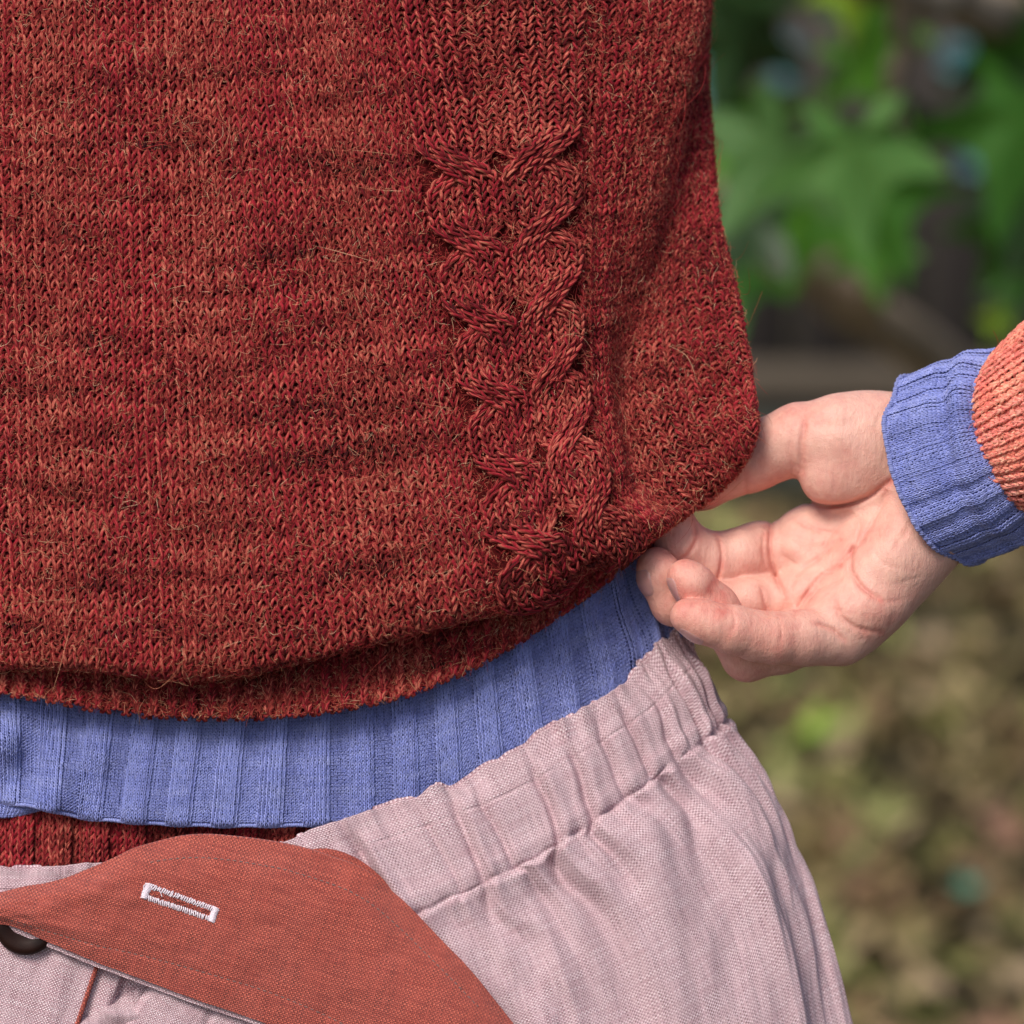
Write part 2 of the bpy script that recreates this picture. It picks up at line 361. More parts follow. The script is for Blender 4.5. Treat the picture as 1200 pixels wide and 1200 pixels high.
def sw_disp(U, V):
    d = 5*vnoise(U*1.7, V*1.1, 1)+1.3*vnoise(U*5, V*3, 2)
    # soft drag lines from the cable towards the pinched corner and slack waves above the hem
    d = d+4*np.sin(V*2.4+U*1.1)*sstep(3, 6, V)*sstep(1.5, 3, U)*(1-sstep(8, 9, V))
    d = d-6*np.exp(-((U-6.15)/.12)**2)*sstep(1, 3, V)*(1-sstep(6, 7.5, V))
    du, dv = (U-8.35), (V-8.3)*.62; rr = np.sqrt(du*du+dv*dv); an = np.arctan2(dv, du)
    d = d+6.5*np.sin(an*8+.6*np.sin(rr*3))*sstep(.15, .7, rr)*np.exp(-rr/1.25)*sstep(5.2, 6.4, U)*(1-sstep(8.9, 9.5, U))*(1-sstep(7.6, 8.4, V))
    return d*(1-sstep(9.5, 10, U))
sw = Surf(SW, sw_disp)
t, l = sw.arc('u', 3.5, .5, 9.6); STW = 12.5
cE = np.interp(4, t, l)/STW; mapU = lambda c: np.interp((c+cE)*STW, l, t)           # column 0 starts the cable panel
tv, lv = sw.arc('v', 4.6, 1, 9.8); STH = 9.3
mapV = lambda r: np.interp(r*STH, lv, tv)
cF, cG = (np.interp(5, t, l)/STW-cE), (np.interp(6, t, l)/STW-cE)
NC = 12; CS = cG/NC                                            # 12 columns fill the cable panel E..G
colmap = lambda c: np.where(c < 0, c, np.where(c < NC, c*CS, c-NC+cG))
mapU2 = lambda c: mapU(colmap(c))
PER = 9.5; R0 = 26.0/STH*0+(np.interp(np.interp(230, [100, 250], [2, 3]), tv, lv)/STH)-PER*0.70
def cable(C, R, rr):
    inside = (C > -.5) & (C < NC-.5)
    half = (C >= 6); q = np.where(half, 11-C, C)               # 0 = outermost column of its half
    k = np.floor((R-R0)/PER); f = (rr-R0)/PER-k
    on = inside & (R > R0)
    outer = q < 3; e1 = np.where(half, .70, .66)
    a = sstep(.02, 1, (f-.02)/e1); a2 = sstep(.25, 1, (f-.02)/(e1+.08))
    dq = np.where(outer, a*3.0, -a2*3.0); dz = np.where(outer, 5.6*np.sin(np.clip(f/(e1+.05), 0, 1)*np.pi)**.8, -2.2*np.sin(np.clip(f/(e1+.05), 0, 1)*np.pi))
    dc = np.where(half, -dq, dq); z0 = 4.0*np.sin(np.clip(q+.5, 0, 6)/6*np.pi)
    gut = ((np.abs(C+1) < .5) | (np.abs(C-NC) < .5))
    return np.where(on, dc, 0), np.where(on, dz, 0)+np.where(inside, z0+1, 0)+np.where(gut, -5., 0)
sweater = sheet('sweater', sw, np.linspace(0, 12, 170), np.linspace(0, 10, 110), M['wool_gap_shade'], person, off=-6.0)
sweater['label'] = 'red marled wool sweater with a cable panel'
vis = lambda U, V: (U > .9)
knit('knit_stitch_rows', sw, np.arange(math.floor(-cE)+1, 62), np.arange(0, int(lv[-1]/STH)-1), mapU2, mapV, M['wool'], sweater, 7.2, 2.12, K=13, sides=6, colfn=cable, jit=.06, lean=-1.,
     keep=lambda U, V: (U > 1.7) & (U < 9.5))
fuzz('loose_wool_fibres', sw, (1.9, 9.5), (1.0, 9.2), 62000, M['fuzz'], sweater, lmean=5, lift=3.2)
fuzz('long_wool_fibres', sw, (1.9, 9.5), (1.0, 9.2), 1500, M['fuzz'], sweater, lmean=26, lmax=90, lift=4.5)

# ribbed hem of the sweater
def rows_from(top, bot, n, bulge=0):
    top = np.asarray(top, float); bot = np.asarray(bot, float); out = []
    for i in range(n):
        k = i/(n-1); r = top*(1-k)+bot*k; r[:, 2] -= bulge*math.sin(k*math.pi); out.append(r)
    return np.array(out)

HT = [(-550, 700, 380), (-285, 730, 150), (0, 742, 66), (130, 750, 56), (260, 755, 52), (400, 742, 52), (500, 722, 58), (590, 690, 66), (660, 655, 76), (715, 622, 92), (745, 600, 112), (750, 590, 170), (560, 600, 430), (0, 650, 540), (-550, 700, 420)]
HB = [(-555, 770, 370), (-290, 790, 135), (0, 812, 46), (130, 833, 36), (260, 843, 32), (400, 832, 32), (500, 806, 38), (590, 764, 48), (660, 720, 60), (712, 682, 78), (742, 655, 104), (755, 650, 170), (560, 660, 430), (0, 720, 545), (-555, 770, 420)]
HB = np.array(HB, float); HB[1:8, 2] -= [18, 27, 30, 30, 28, 24, 14]
hem = Surf(rows_from(HT, HB, 4, 4), lambda U, V: 3*vnoise(U*1.5, V, 5))
ht, hl = hem.arc('u', 3, 1.2, 11.5); hv, hvl = hem.arc('v', 4, 0, 3)
def rib11(C, R, rr):
    odd = (C % 2) > .5
    return np.where(odd, 0., 0.), np.where(odd, -7.0, 2.0)+.0*rr
NHR = round(hvl[-1]/9.6)
hemo = sheet('ribbed_hem', hem, np.linspace(0, 14, 120), np.linspace(0, 2.8, 12), M['wool_gap_shade'], sweater, off=-8)
knit('rib_stitch_rows', hem, np.arange(0, int(hl[-1]/11.2)), np.arange(0, NHR), lambda c: np.interp(c*11.2, hl, ht), lambda r: np.interp(r*hvl[-1]/(NHR+.2), hvl, hv),
     M['wool'], sweater, 6.2, 2.4, colfn=rib11, jit=.07)
fuzz('hem_wool_fibres', hem, (1.8, 10.5), (1.2, 3), 6000, M['fuzz'], sweater, lmean=5, lift=3)

# ------------------------------------------------------------------ blue undershirt hem
BT = [(-560, 700, 400), (-290, 740, 165), (-120, 755, 100), (0, 765, 80), (130, 780, 68), (260, 785, 62), (400, 770, 62), (500, 745, 68), (590, 700, 78), (660, 660, 92), (715, 630, 108), (748, 610, 130), (745, 600, 190), (560, 610, 430), (0, 660, 560), (-560, 700, 430)]
BB = [(-560, 900, 380), (-290, 920, 125), (-120, 932, 62), (0, 941, 40), (110, 961, 30), (240, 969, 26), (400, 968, 30), (510, 965, 45), (620, 930, 62), (700, 890, 82), (765, 840, 108), (800, 790, 135), (790, 780, 200), (600, 800, 430), (0, 860, 560), (-560, 900, 430)]
BG = rows_from(BT, BB, 6, 6)
BG[3, 9:12, 0] += [2, 6, 8]
def blue_fold(U, V):
    left = (1-sstep(3.2, 4.9, U))
    d = 3*vnoise(U*1.3, V*.9, 8)+left*(9*np.sin(U*7+V*1.6+1)+5*vnoise(U*4, V*1.3, 4))
    right = sstep(9.3, 10.2, U)*(1-sstep(12, 12.5, U)); d = d+right*(9*np.sin(U*8.5+V*.5)+3*vnoise(U*5, V, 2))
    return d-5*np.exp(-((V-4.97)/.08)**2)
blue = Surf(BG, blue_fold)
bt, bl = blue.arc('u', 3.4, 1.5, 12.2); bv, bvl = blue.arc('v', 5, 0, 5)
BW, BH = 4.35, 3.9
def rib66(C, R, rr):
    k = C % 12; kn = k < 6.5
    edge = np.cos(k/12*2*np.pi)
    return np.where(kn, 0, -.12*np.sin(rr*np.pi*2)), 2.4*np.tanh(edge*2.6)+0*rr
bshirt = sheet('undershirt', blue, np.linspace(0, 15, 260), np.linspace(0, 4.93, 50), M['blue_back'], person, off=-5.0)
bshirt['label'] = 'periwinkle blue ribbed undershirt hem'
nbr = int(bvl[-1]/BH)
knit('fine_rib_stitch_rows', blue, np.arange(0, int(bl[-1]/BW)), np.arange(int(nbr*.1), nbr), lambda c: np.interp(c*BW, bl, bt), lambda r: np.interp(r*bvl[-1]/(nbr+.25), bvl, bv),
     M['blue'], bshirt, 2.1, .86, K=9, sides=4, colfn=rib66, jit=.05, purl=lambda C: (C % 12 > 3.5) & (C % 12 < 8.5), keep=lambda U, V: (U > 2.3))
ue = np.linspace(2.3, 12.2, 900); pe = blue.P(ue, ue*0+4.96); ne = blue.N(ue, ue*0+4.9); pe = pe+ne*(-.8+1.0*np.cos(np.interp(ue, bt, bl)/BW/12*2*np.pi))[:, None]
v, f, th = tubes(pe[None], 2.5+.3*np.sin(np.arange(900)*1.9)[None], ne[None], 7); part('hem_edge', v, f, M['blue'], bshirt, uvs={'UVMap': np.stack([v[:, 0]*.24, v[:, 1]*0], 1), 'ring': np.stack([th, v[:, 0]*.5], 1)})
# second, turned-back corner of the hem at the left
b2 = Surf(rows_from([(-300, 900, 150), (-120, 915, 88), (-30, 925, 62), (25, 940, 50), (60, 945, 48)], [(-300, 945, 150), (-120, 956, 92), (-30, 960, 66), (15, 958, 54), (52, 948, 50)], 3, 3))
t2, l2 = b2.arc('u', 1, 0, 4)
sheet('hem_inner_layer', b2, np.linspace(0, 4, 30), np.linspace(0, 2, 8), M['blue_back'], bshirt, off=-3)
knit('inner_layer_stitches', b2, np.arange(0, int(l2[-1]/BW)), np.arange(0, 10), lambda c: np.interp(c*BW, l2, t2), lambda r: r*.19, M['blue'], bshirt, 2.1, .9, K=9, sides=4)

# ------------------------------------------------------------------ lower red rib, tucked into the trousers
LT = [(-560, 880, 400), (-290, 900, 150), (0, 915, 66), (130, 930, 56), (260, 940, 52), (400, 940, 56), (500, 935, 68), (560, 930, 80)]
LB = [(-560, 1030, 400), (-290, 1040, 150), (0, 1045, 72), (130, 1045, 62), (260, 1045, 58), (400, 1030, 62), (500, 1010, 74), (560, 990, 86)]
low = Surf(rows_from(LT, LB, 4, 2), lambda U, V: 2*vnoise(U*2, V, 3)); lt, ll = low.arc('u', 1.5, 1.2, 6.5); lw, lwl = low.arc('v', 3, 0, 3)
lo = sheet('under_sweater_rib', low, np.linspace(0, 7, 60), np.linspace(0, 3, 10), M['wool_gap_shade'], person, off=-8)
lo['label'] = 'strip of red ribbed knit between the blue hem and the waistband'
def rib32(C, R, rr):
    e = np.cos(C/5*2*np.pi); return 0*rr, 4.5*np.tanh(e*2)+0*rr
knit('under_rib_stitch_rows', low, np.arange(0, int(ll[-1]/8.8)), np.arange(0, int(lwl[-1]/8.4)-1), lambda c: np.interp(c*8.8, ll, lt), lambda r: np.interp(r*8.4, lwl, lw), M['wool'], lo, 4.6, 2.1, colfn=rib32)

# ------------------------------------------------------------------ trousers
TR = [[(-560, 960, 400), (-300, 1000, 150), (0, 1010, 46), (150, 1006, 38), (320, 989, 24), (440, 946, 20), (560, 902, 26), (660, 850, 42), (735, 800, 70), (778, 750, 108), (800, 752, 160), (700, 770, 330), (300, 850, 540), (-560, 960, 430)],
      [(-560, 1000, 395), (-300, 1045, 145), (0, 1055, 38), (155, 1055, 30), (340, 1035, 16), (462, 992, 12), (580, 948, 18), (682, 894, 34), (762, 842, 62), (812, 796, 102), (826, 792, 158), (720, 810, 340), (300, 900, 560), (-560, 1000, 430)],
      [(-560, 1110, 390), (-300, 1150, 140), (0, 1160, 30), (170, 1160, 20), (380, 1110, 8), (505, 1062, 6), (606, 1016, 12), (702, 958, 28), (784, 896, 58), (836, 858, 100), (848, 842, 155), (740, 880, 350), (300, 980, 580), (-560, 1110, 430)],
      [(-560, 1180, 390), (-300, 1200, 130), (0, 1210, 25), (185, 1215, 15), (410, 1190, 2), (545, 1140, -6), (660, 1085, -2), (762, 1030, 18), (848, 965, 52), (893, 930, 100), (903, 918, 160), (780, 960, 370), (300, 1060, 600), (-560, 1180, 430)],
      [(-560, 1280, 390), (-300, 1290, 125), (0, 1290, 20), (200, 1300, 10), (435, 1290, -4), (575, 1250, -14), (705, 1210, -8), (815, 1155, 14), (903, 1085, 50), (942, 1045, 102), (950, 1030, 165), (820, 1060, 390), (300, 1150, 620), (-560, 1280, 430)],
      [(-560, 1480, 390), (-300, 1480, 125), (0, 1480, 20), (210, 1480, 10), (450, 1480, -4), (600, 1450, -16), (740, 1420, -8), (860, 1370, 14), (956, 1300, 50), (992, 1260, 104), (1000, 1250, 170), (860, 1280, 410), (300, 1350, 640), (-560, 1480, 430)]]
tr0 = Surf(TR)
tuk = RNG.uniform(1.2, 10, 26)
TUCKS = [(4.68, 15, .05, 1.6), (4.45, 6, .06, .6), (5.62, 8, .05, .8), (5.35, 5, .04, .4), (5.95, 7, .04, .7), (6.5, 12, .05, 1.3), (6.95, 9, .045, .9), (7.35, 8, .05, .6), (7.75, 10, .05, 1.0), (8.2, 7, .06, .8), (8.7, 12, .06, 1.2), (9.3, 11, .07, 1.0), (3.7, 8, .06, .5), (2.4, 9, .06, .5), (3.3, 8, .06, .5), (1.6, 8, .05, .5)]
def tr_disp(U, V):
    band = sstep(.3, .9, V)*(1-sstep(1.9, 2.1, V)); d = 0; below = sstep(1.95, 2.15, V)
    for i, (u0, a, w_, g) in enumerate(TUCKS):
        uu = U-u0-.07*vnoise(V*1.2+i*7, V*0, 3)-.03*math.sin(i*2.3)*(V-2)
        ln = 2.9 if i in (0, 5) else .7+.8*abs(math.sin(i*1.7)); uu = uu-below*(.16*vnoise(V*1.6+i*3, V*0, 71)+.10*(V-2)*math.sin(i*5.1))
        d = d-a*1.2*np.exp(-(uu/w_)**2)*(.3+.7*band)*(1-below)
        d = d+a*.6*np.exp(-((uu-.12)/.10)**2)*band
        wv = w_*(1.2+1.3*np.clip(V-2, 0, 3))
        d = d+below*g*(-14*np.exp(-(uu/wv)**2)+8*np.exp(-((uu-wv*1.7)/(wv*1.2))**2))*(1-.8*sstep(2.2, 2.4+ln, V))
    fr = (1-sstep(.05, .9, V))
    d = d+fr*(6*vnoise(U*3.1+2*vnoise(U*1.3, U*0, 3), V*.8, 12)+4*vnoise(U*7.3, V*.8, 14)+2*vnoise(U*17, V, 15))
    d = d+3.2*vnoise(U*8.3+vnoise(U*2, U*0, 8)*2, V*.55, 31)*(1-.5*below)
    d = d-2.2*np.exp(-((V-.82)/.03)**2)*(.6+.6*vnoise(U*20, V*0, 9))
    d = d-6*np.exp(-((V-2.0-.02*vnoise(U*5, V*0, 61)-.012*vnoise(U*15, V*0, 62))/(.032+.014*vnoise(U*6, V*0, 63)))**2)*(.62+.6*vnoise(U*7, V*0, 6))+3*np.exp(-((V-1.8)/.12)**2)+1.5*np.exp(-((V-2.12)/.06)**2)
    lowf = sstep(2.0, 2.6, V)
    d = d+lowf*(13*vnoise(U*1.7+.6*V, V*.35, 21)+11*vnoise(U*3.1-.5*V, V*.5, 22)+3*vnoise(U*6.5, V*1.3, 23)+1.0*vnoise(U*16, V*5, 24))
    d = d+below*(1-sstep(2.05, 2.7+.3*np.sin(U*3), V))*6.5*vnoise(U*9.5+vnoise(U*2, V*0, 3), V*.8, 33)+below*3.5*vnoise(U*3.5+V*1.4, V*2.2-U*.6, 37)
    return d
class Frill(Surf):
    def P(s, U, V):
        p = Surf.P(s, U, V); k = 1-sstep(0, .5, V)
        p[..., 1] += k*(8*vnoise(U*1.9, U*0, 51)+8*vnoise(U*4.6, U*0, 53)*(.55+.6*vnoise(U*.9, U*0, 54))+3.5*vnoise(U*9.3, U*0, 52)*(.5+vnoise(U*1.1, U*0, 55))-7*np.exp(-((U-5.55)/.10)**2)+7*np.exp(-((U-5.75)/.12)**2)); return p
tr = Frill(TR, tr_disp)
tu, tl = tr0.arc('u', 2, 0, 13); tvv, tvl = tr0.arc('v', 6, 0, 5)
linuv = lambda U, V, p: np.stack([np.interp(U, tu, tl), np.interp(V, tvv, tvl)], 1)
us = np.concatenate([np.linspace(0, 2, 30)[:-1], np.linspace(2, 10, 520)[:-1], np.linspace(10, 13, 40)])
vv = np.concatenate([np.linspace(0, 2.3, 130)[:-1], np.linspace(2.3, 5, 110)])
trousers = sheet('trousers', tr, us, vv, M['pink'], person, uvf=linuv)
trousers['label'] = 'mauve linen trousers with gathered elastic waistband'
tl_in = sheet('waistband_lining', tr, np.linspace(0, 13, 420), np.linspace(0, 1.5, 24), M['pink'], trousers, off=-5, uvf=linuv)
# raw top edge closing lining to face
Ue = np.linspace(0, 13, 800); a = tr.P(Ue, Ue*0+.002); bb = a+tr.N(Ue, Ue*0+.03)*-5
part('waistband_edge', np.concatenate([a, (a+bb)/2-[0, 1.4, 0], bb]), grid_faces(3, 800), M['thread_pink'], trousers, uvs={'UVMap': np.stack([np.tile(np.interp(Ue, tu, tl), 3), np.repeat([0, 3, 6], 800)], 1)})
def stitch_line(name, surf, us_, vs_, mat, parent, pitch, ln, r, lift):
    """row of machine stitches: small separate thread dashes lying on the cloth"""
    p = surf.P(us_, vs_); L = np.concatenate([[0], np.cumsum(np.linalg.norm(np.diff(p, axis=0), axis=1))])
    c = np.arange(pitch, L[-1], pitch); T = np.stack([c-ln/2, c-ln*.2, c+ln*.2, c+ln/2], 1)
    ui = np.interp(T, L, us_); vi = np.interp(T, L, vs_); P = surf.P(ui, vi); Nn = surf.N(ui, vi)
    P = P+Nn*(lift*np.array([-.8, .6, .6, -.8]))[None, :, None]
    v, f, _ = tubes(P, r, Nn, 5); return part(name, v, f, mat, parent)
uu = np.linspace(3.5, 9.8, 900)
stitch_line('casing_topstitch', tr, uu, 0*uu+.82, M['thread_pink'], trousers, 7, 4, .5, .2)
stitch_line('casing_seam_stitch', tr, uu, 0*uu+2.0, M['thread_pink'], trousers, 7, 4, .5, .2)

# placket panels below the flap
pl = Surf(rows_from([(-260, 1060, 60), (-60, 1060, 14), (30, 1060, 8), (90, 1070, 6), (128, 1085, 8)], [(-260, 1400, 50), (-60, 1400, 8), (-20, 1400, 2), (5, 1400, 0), (22, 1400, 2)], 4, 4), lambda U, V: 2.5*vnoise(U*2, V*2, 6))
plx = lambda U, V, p: np.stack([p[:, 0]+.3*p[:, 1], p[:, 1]-.3*p[:, 0]], 1)
panel = sheet('left_placket', pl, np.linspace(0, 4, 60), np.linspace(0, 3, 60), M['pink'], trousers, uvf=plx)
V_ = np.linspace(0, 3, 60); pe = pl.P(V_*0+4, V_)+[1, 0, 1]
v, f, _ = tubes(pe[None], 3.0, np.broadcast_to([0, 0, -1.], (1, 60, 3)), 8)
part('rust_piping', v, f, M['rust'], trousers, uvs={'UVMap': np.stack([v[:, 0], v[:, 1]], 1)})
pr = Surf(rows_from([(205, 1110, 2), (240, 1110, -1), (300, 1110, 0), (420, 1130, 0)], [(10, 1390, -2), (90, 1390, -6), (200, 1390, -6), (420, 1390, -6)], 4, 3), lambda U, V: 3*vnoise(U*2.5, V*2, 16)-4*np.exp(-((U-1.75)/.06)**2)-5*sstep(.25, 0, U))
pn = sheet('right_placket', pr, np.linspace(0, 3, 90), np.linspace(0, 3, 60), M['pink'], trousers, uvf=lambda U, V, p: np.stack([p[:, 0]+.55*p[:, 1], p[:, 1]-.55*p[:, 0]], 1))
fo = Surf(rows_from([(112, 1100, 12), (128, 1105, 6), (150, 1110, 12), (168, 1115, 20), (200, 1120, 26)], [(10, 1390, 8), (40, 1390, 2), (60, 1390, 12), (80, 1390, 20), (120, 1390, 22)], 4), lambda U, V: 5*np.sin(U*4+V)+2*vnoise(U*3, V*3, 4))
sheet('folded_placket_layer', fo, np.linspace(0, 4, 60), np.linspace(0, 3, 50), M['pink'], trousers, uvf=lambda U, V, p: np.stack([p[:, 0]+.25*p[:, 1], p[:, 1]-.25*p[:, 0]], 1))
# button
prof = [(0, 3), (14, 3), (20, 5), (27, 7.5), (32, 7), (35, 4), (35.5, 0), (33, -3), (0, -3)]
bc = np.array([30, 1086, -2.]); n = 48; th = np.arange(n)/n*2*np.pi
pv = np.array([[bc[0]+r*np.cos(a), bc[1]+r*np.sin(a)*.94, bc[2]-h] for r, h in prof for a in th])
part('button', pv, grid_faces(len(prof), n, True), M['button'], trousers)

# rust flap with the buttonhole
FT = [(-150, 1082, 6), (-70, 1066, 0), (0, 1047, -2), (60, 1034, -4), (110, 1016, -4), (160, 993, -2), (225, 980, 0), (300, 984, 0), (370, 998, -2), (430, 1022, -2), (480, 1062, 0), (530, 1115, 2), (570, 1158, 4), (620, 1222, 4), (700, 1330, 4)]
FB = [(-160, 1090, 6), (-80, 1086, -4), (0, 1084, -12), (55, 1104, -14), (110, 1126, -16), (155, 1143, -16), (205, 1162, -16), (255, 1180, -16), (310, 1199, -16), (365, 1222, -16), (415, 1246, -16), (460, 1280, -16), (500, 1310, -16), (540, 1340, -14), (600, 1400, -10)]
FT = np.array(FT, float); FB = np.array(FB, float); _r = np.array([0, 0, 0, 0, 0, 0, 0, 4, 8, 14, 22, 34, 42, 46, 46.]); FT[:, 2] -= _r; FB[:, 2] -= _r*.8
FG = rows_from(FT, FB, 6, 12); FG[0, :, 2] += 8; FG[0, :, 1] += 0
def fdisp(U, V):
    return 3*vnoise(U*.8, V*.8, 3)+1.2*vnoise(U*2.4, V*2, 4)-1.2*np.exp(-((V-4.15)/.05)**2)+3.5*np.exp(-((U-9-V*.25)/.6)**2)*(1-sstep(.2, 2, V))
fs = Surf(FG, fdisp)
fuv = lambda U, V, p: np.stack([p[:, 0]*.96+.28*p[:, 1], p[:, 1]*.96-.28*p[:, 0]], 1)
flap = sheet('flap', fs, np.linspace(0, 14, 360), np.linspace(0, 5, 120), M['rust'], trousers, uvf=fuv)
flap['label'] = 'turned down rust linen flap with a white buttonhole'
FL = FG.copy(); FL[:, :, 2] += 6; FL[0, 9:, 0] -= 3; FL[-1, :, 1] += 3.2; FL[-1, :, 0] -= 1
for i in range(6): FL[i, :, 1] += 2.0*(i/5)
fl_ = Surf(FL, fdisp)
lining = sheet('flap_lining', fl_, np.linspace(0, 14, 260), np.linspace(0, 5, 60), M['pink'], trousers, uvf=fuv)
uu = np.linspace(0, 14, 700); e0 = fs.P(uu, uu*0); e1 = fl_.P(uu, uu*0)
part('flap_top_edge', np.concatenate([e0, (e0+e1)/2-[0, 1.6, 0], e1]), grid_faces(3, 700), M['rust'], trousers, uvs={'UVMap': np.tile(np.stack([uu*50, uu*0], 1), (3, 1))})
# narrow under-fold showing right of the flap's top
ff = Surf(rows_from([(352, 998, 14), (380, 994, 9), (408, 1001, 8), (436, 1018, 8), (468, 1050, 2), (505, 1090, 0), (545, 1135, -2)], [(352, 1012, 18), (380, 1014, 16), (408, 1026, 15), (436, 1046, 15), (462, 1076, 8), (500, 1116, 6), (535, 1150, 4)], 3, 6))
sheet('flap_turned_edge', ff, np.linspace(0, 6, 80), np.linspace(0, 2, 14), M['rust'], trousers, uvf=fuv)
uu = np.linspace(1.5, 10, 500); stitch_line('flap_topstitch', fs, uu, 0*uu+4.15, M['thread_grey'], trousers, 7.5, 3.8, .75, .5)
uu = np.linspace(5.2, 12, 500); stitch_line('flap_topstitch', fs, uu, .72+0*uu, M['thread_grey'], trousers, 7.5, 3.8, .75, .5)
# buttonhole: dense zigzag threads on both long sides, bar tacks at the ends, frayed slit
def flap_pt(x, y):
    U = np.full(len(x), 5.); V = np.full(len(x), 2.)
    for _ in range(14):
        p = fs.P(U, V); pu = (fs.P(U+.05, V)-p)/.05; pvv = (fs.P(U, V+.05)-p)/.05
        dx, dy = x-p[:, 0], y-p[:, 1]; det = pu[:, 0]*pvv[:, 1]-pu[:, 1]*pvv[:, 0]
        U = U+np.clip((dx*pvv[:, 1]-dy*pvv[:, 0])/det, -1, 1); V = V+np.clip((-dx*pu[:, 1]+dy*pu[:, 0])/det, -1, 1)
        U = np.clip(U, 0, 14); V = np.clip(V, 0, 5)
    return fs.P(U, V), fs.N(U, V)
ax = np.array([.944, .330]); ay = np.array([-.330, .944]); c0 = np.array([211, 1058.])
def bh(ls, ts, lifts):
    q = c0+ls[..., None]*ax+ts[..., None]*ay; p, nn = flap_pt(q[..., 0].ravel(), q[..., 1].ravel())
    sh = ls.shape; return p.reshape(*sh, 3)+nn.reshape(*sh, 3)*lifts[..., None], nn.reshape(*sh, 3)
segs, lens = [], []
n = 34; s0 = np.linspace(-42, 42, n)
for sgn in (-1, 1):
    jit = RNG.normal(0, .5, (n, 5)); tt = sgn*(np.array([3.4, 4.4, 6.2, 8.0, 9.0])[None]+jit*.8+1.0*np.linspace(.6, -.2, n)[:, None])
    segs.append((s0[:, None]+np.linspace(-.7, .9, 5)[None]+jit, tt, np.array([0, 1.3, 1.8, 1.3, 0])[None]*np.ones((n, 1))))
for e in (-1, 1):
    t_ = np.linspace(-8.5, 8.5, 12)
    segs.append((e*(np.array([38, 39.8, 41.8, 43.8, 45.5])[None]+RNG.normal(0, .3, (12, 5))), t_[:, None]+np.linspace(-.4, .5, 5)[None], np.array([0, 1.7, 2.2, 1.7, 0])[None]*np.ones((12, 1))))
ls, ts, lf = [np.concatenate([s_[i] for s_ in segs]) for i in range(3)]
P, Nn = bh(ls, ts, lf); v, f, _ = tubes(P, .92, Nn, 6); part('buttonhole_stitching', v, f, M['thread'], flap)
n = 60; ls = RNG.uniform(-36, 32, (n, 1))+np.linspace(-1, 1, 5)[None]*RNG.uniform(2, 7, (n, 1)); ts = RNG.uniform(-2.6, 2.6, (n, 1))+np.linspace(-1, 1, 5)[None]*RNG.normal(0, 1., (n, 1))
P, Nn = bh(ls, np.clip(ts, -3, 3), .5+RNG.uniform(0, 1.2, (n, 5))); v, f, _ = tubes(P, .5, Nn, 5); part('buttonhole_fray', v, f, M['rust'], flap, uvs={'UVMap': v[:, :2]})
P = np.array([[172, 1046], [168, 1040], [172, 1036], [180, 1038], [187, 1044], [190, 1051]], float); p, nn = flap_pt(P[:, 0], P[:, 1]); p = p+nn*2.4
v, f, _ = one_tube(p, .55, 30, 5); part('loose_thread', v, f, M['thread'], flap)

# ------------------------------------------------------------------ sleeves: a tube round the arm
AX = np.array([.90, -.335, -.28]); AX /= np.linalg.norm(AX)
AN = np.array([.335, .90, 0.]); AN -= AX*AN.dot(AX); AN /= np.linalg.norm(AN)    # image-down side of the arm
AD = np.cross(AX, AN); AD *= -1 if AD[2] > 0 else 1                                 # towards the camera
AC = np.array([1112, 546, 105.])
class Tube:
    def __init__(s, l0, l1, ra, rb, fn=None, skew=0): s.l0, s.l1, s.ra, s.rb, s.fn, s.skew = l0, l1, ra, rb, fn, skew
    def P(s, U, V):
        """U angle (0 = image top, pi/2 = camera side, pi = bottom), V 0..1 along the arm"""
        k = np.clip(V, 0, 1); L = s.l0+(s.l1-s.l0)*V; d = s.fn(U, V) if s.fn else 0
        ra = np.interp(k, np.linspace(0, 1, len(s.ra)), s.ra)+d; rb = np.interp(k, np.linspace(0, 1, len(s.rb)), s.rb)+d
        L = L-s.skew*np.sin(U)*(1-k)
        return AC+L[..., None]*AX-(np.cos(U)*ra)[..., None]*AN+(np.sin(U)*rb)[..., None]*AD
    def N(s, U, V, e=.01):
        n = np.cross(s.P(U, V+e)-s.P(U, V-e), s.P(U+e, V)-s.P(U-e, V)); n /= np.linalg.norm(n, axis=-1, keepdims=True)+1e-9
        c = s.P(U, V)-(AC+(s.l0+(s.l1-s.l0)*V)[..., None]*AX); return n*np.sign(np.sum(n*c, -1))[..., None]
def cuff_fn(U, V):
    fold = 10*np.exp(-((V-.43-.03*np.sin(U*2))/.055)**2)-7*np.exp(-((V-.32-.03*np.sin(U*2))/.05)**2)-10*sstep(.5, .6, V)
    return 4.2*np.sin(U*7+1.5*np.sin(U*2)+.8*V)*(1-V*.4)*(.6+.4*np.sin(U*3.3))+3.0*vnoise(U*6.5, V*1.5, 18)+3*vnoise(U*3, V*3, 8)+fold*(.6+.4*np.sin(U*2-1))
cuff = Tube(-8, 170, [115, 114, 110, 104, 98], [116, 113, 107, 100, 94], cuff_fn, 26)
def tube_sheet(name, T, mat, parent, off, nu=200, nv=40, **kw):
    V, U = np.meshgrid(np.linspace(0, 1, nv), np.linspace(0, 2*np.pi, nu, endpoint=False), indexing='ij')
    p = T.P(U.ravel(), V.ravel())+T.N(U.ravel(), V.ravel())*off
    return part(name, p, grid_faces(nv, nu, True), mat, parent, **kw)
cuffo = tube_sheet('shirt_cuff', cuff, M['blue_back'], person, -4)
cuffo['label'] = 'periwinkle blue ribbed cuff at the wrist'
nc = 156; ang = lambda c: c/nc*2*np.pi; nr = 44
def cuff_rib(C, R, rr):
    k = C % 6; return 0*rr, 1.9*np.tanh(1.5*np.cos((k-1.2)/6*2*np.pi))*(.75+.25*np.sin(C*.13))+0*rr
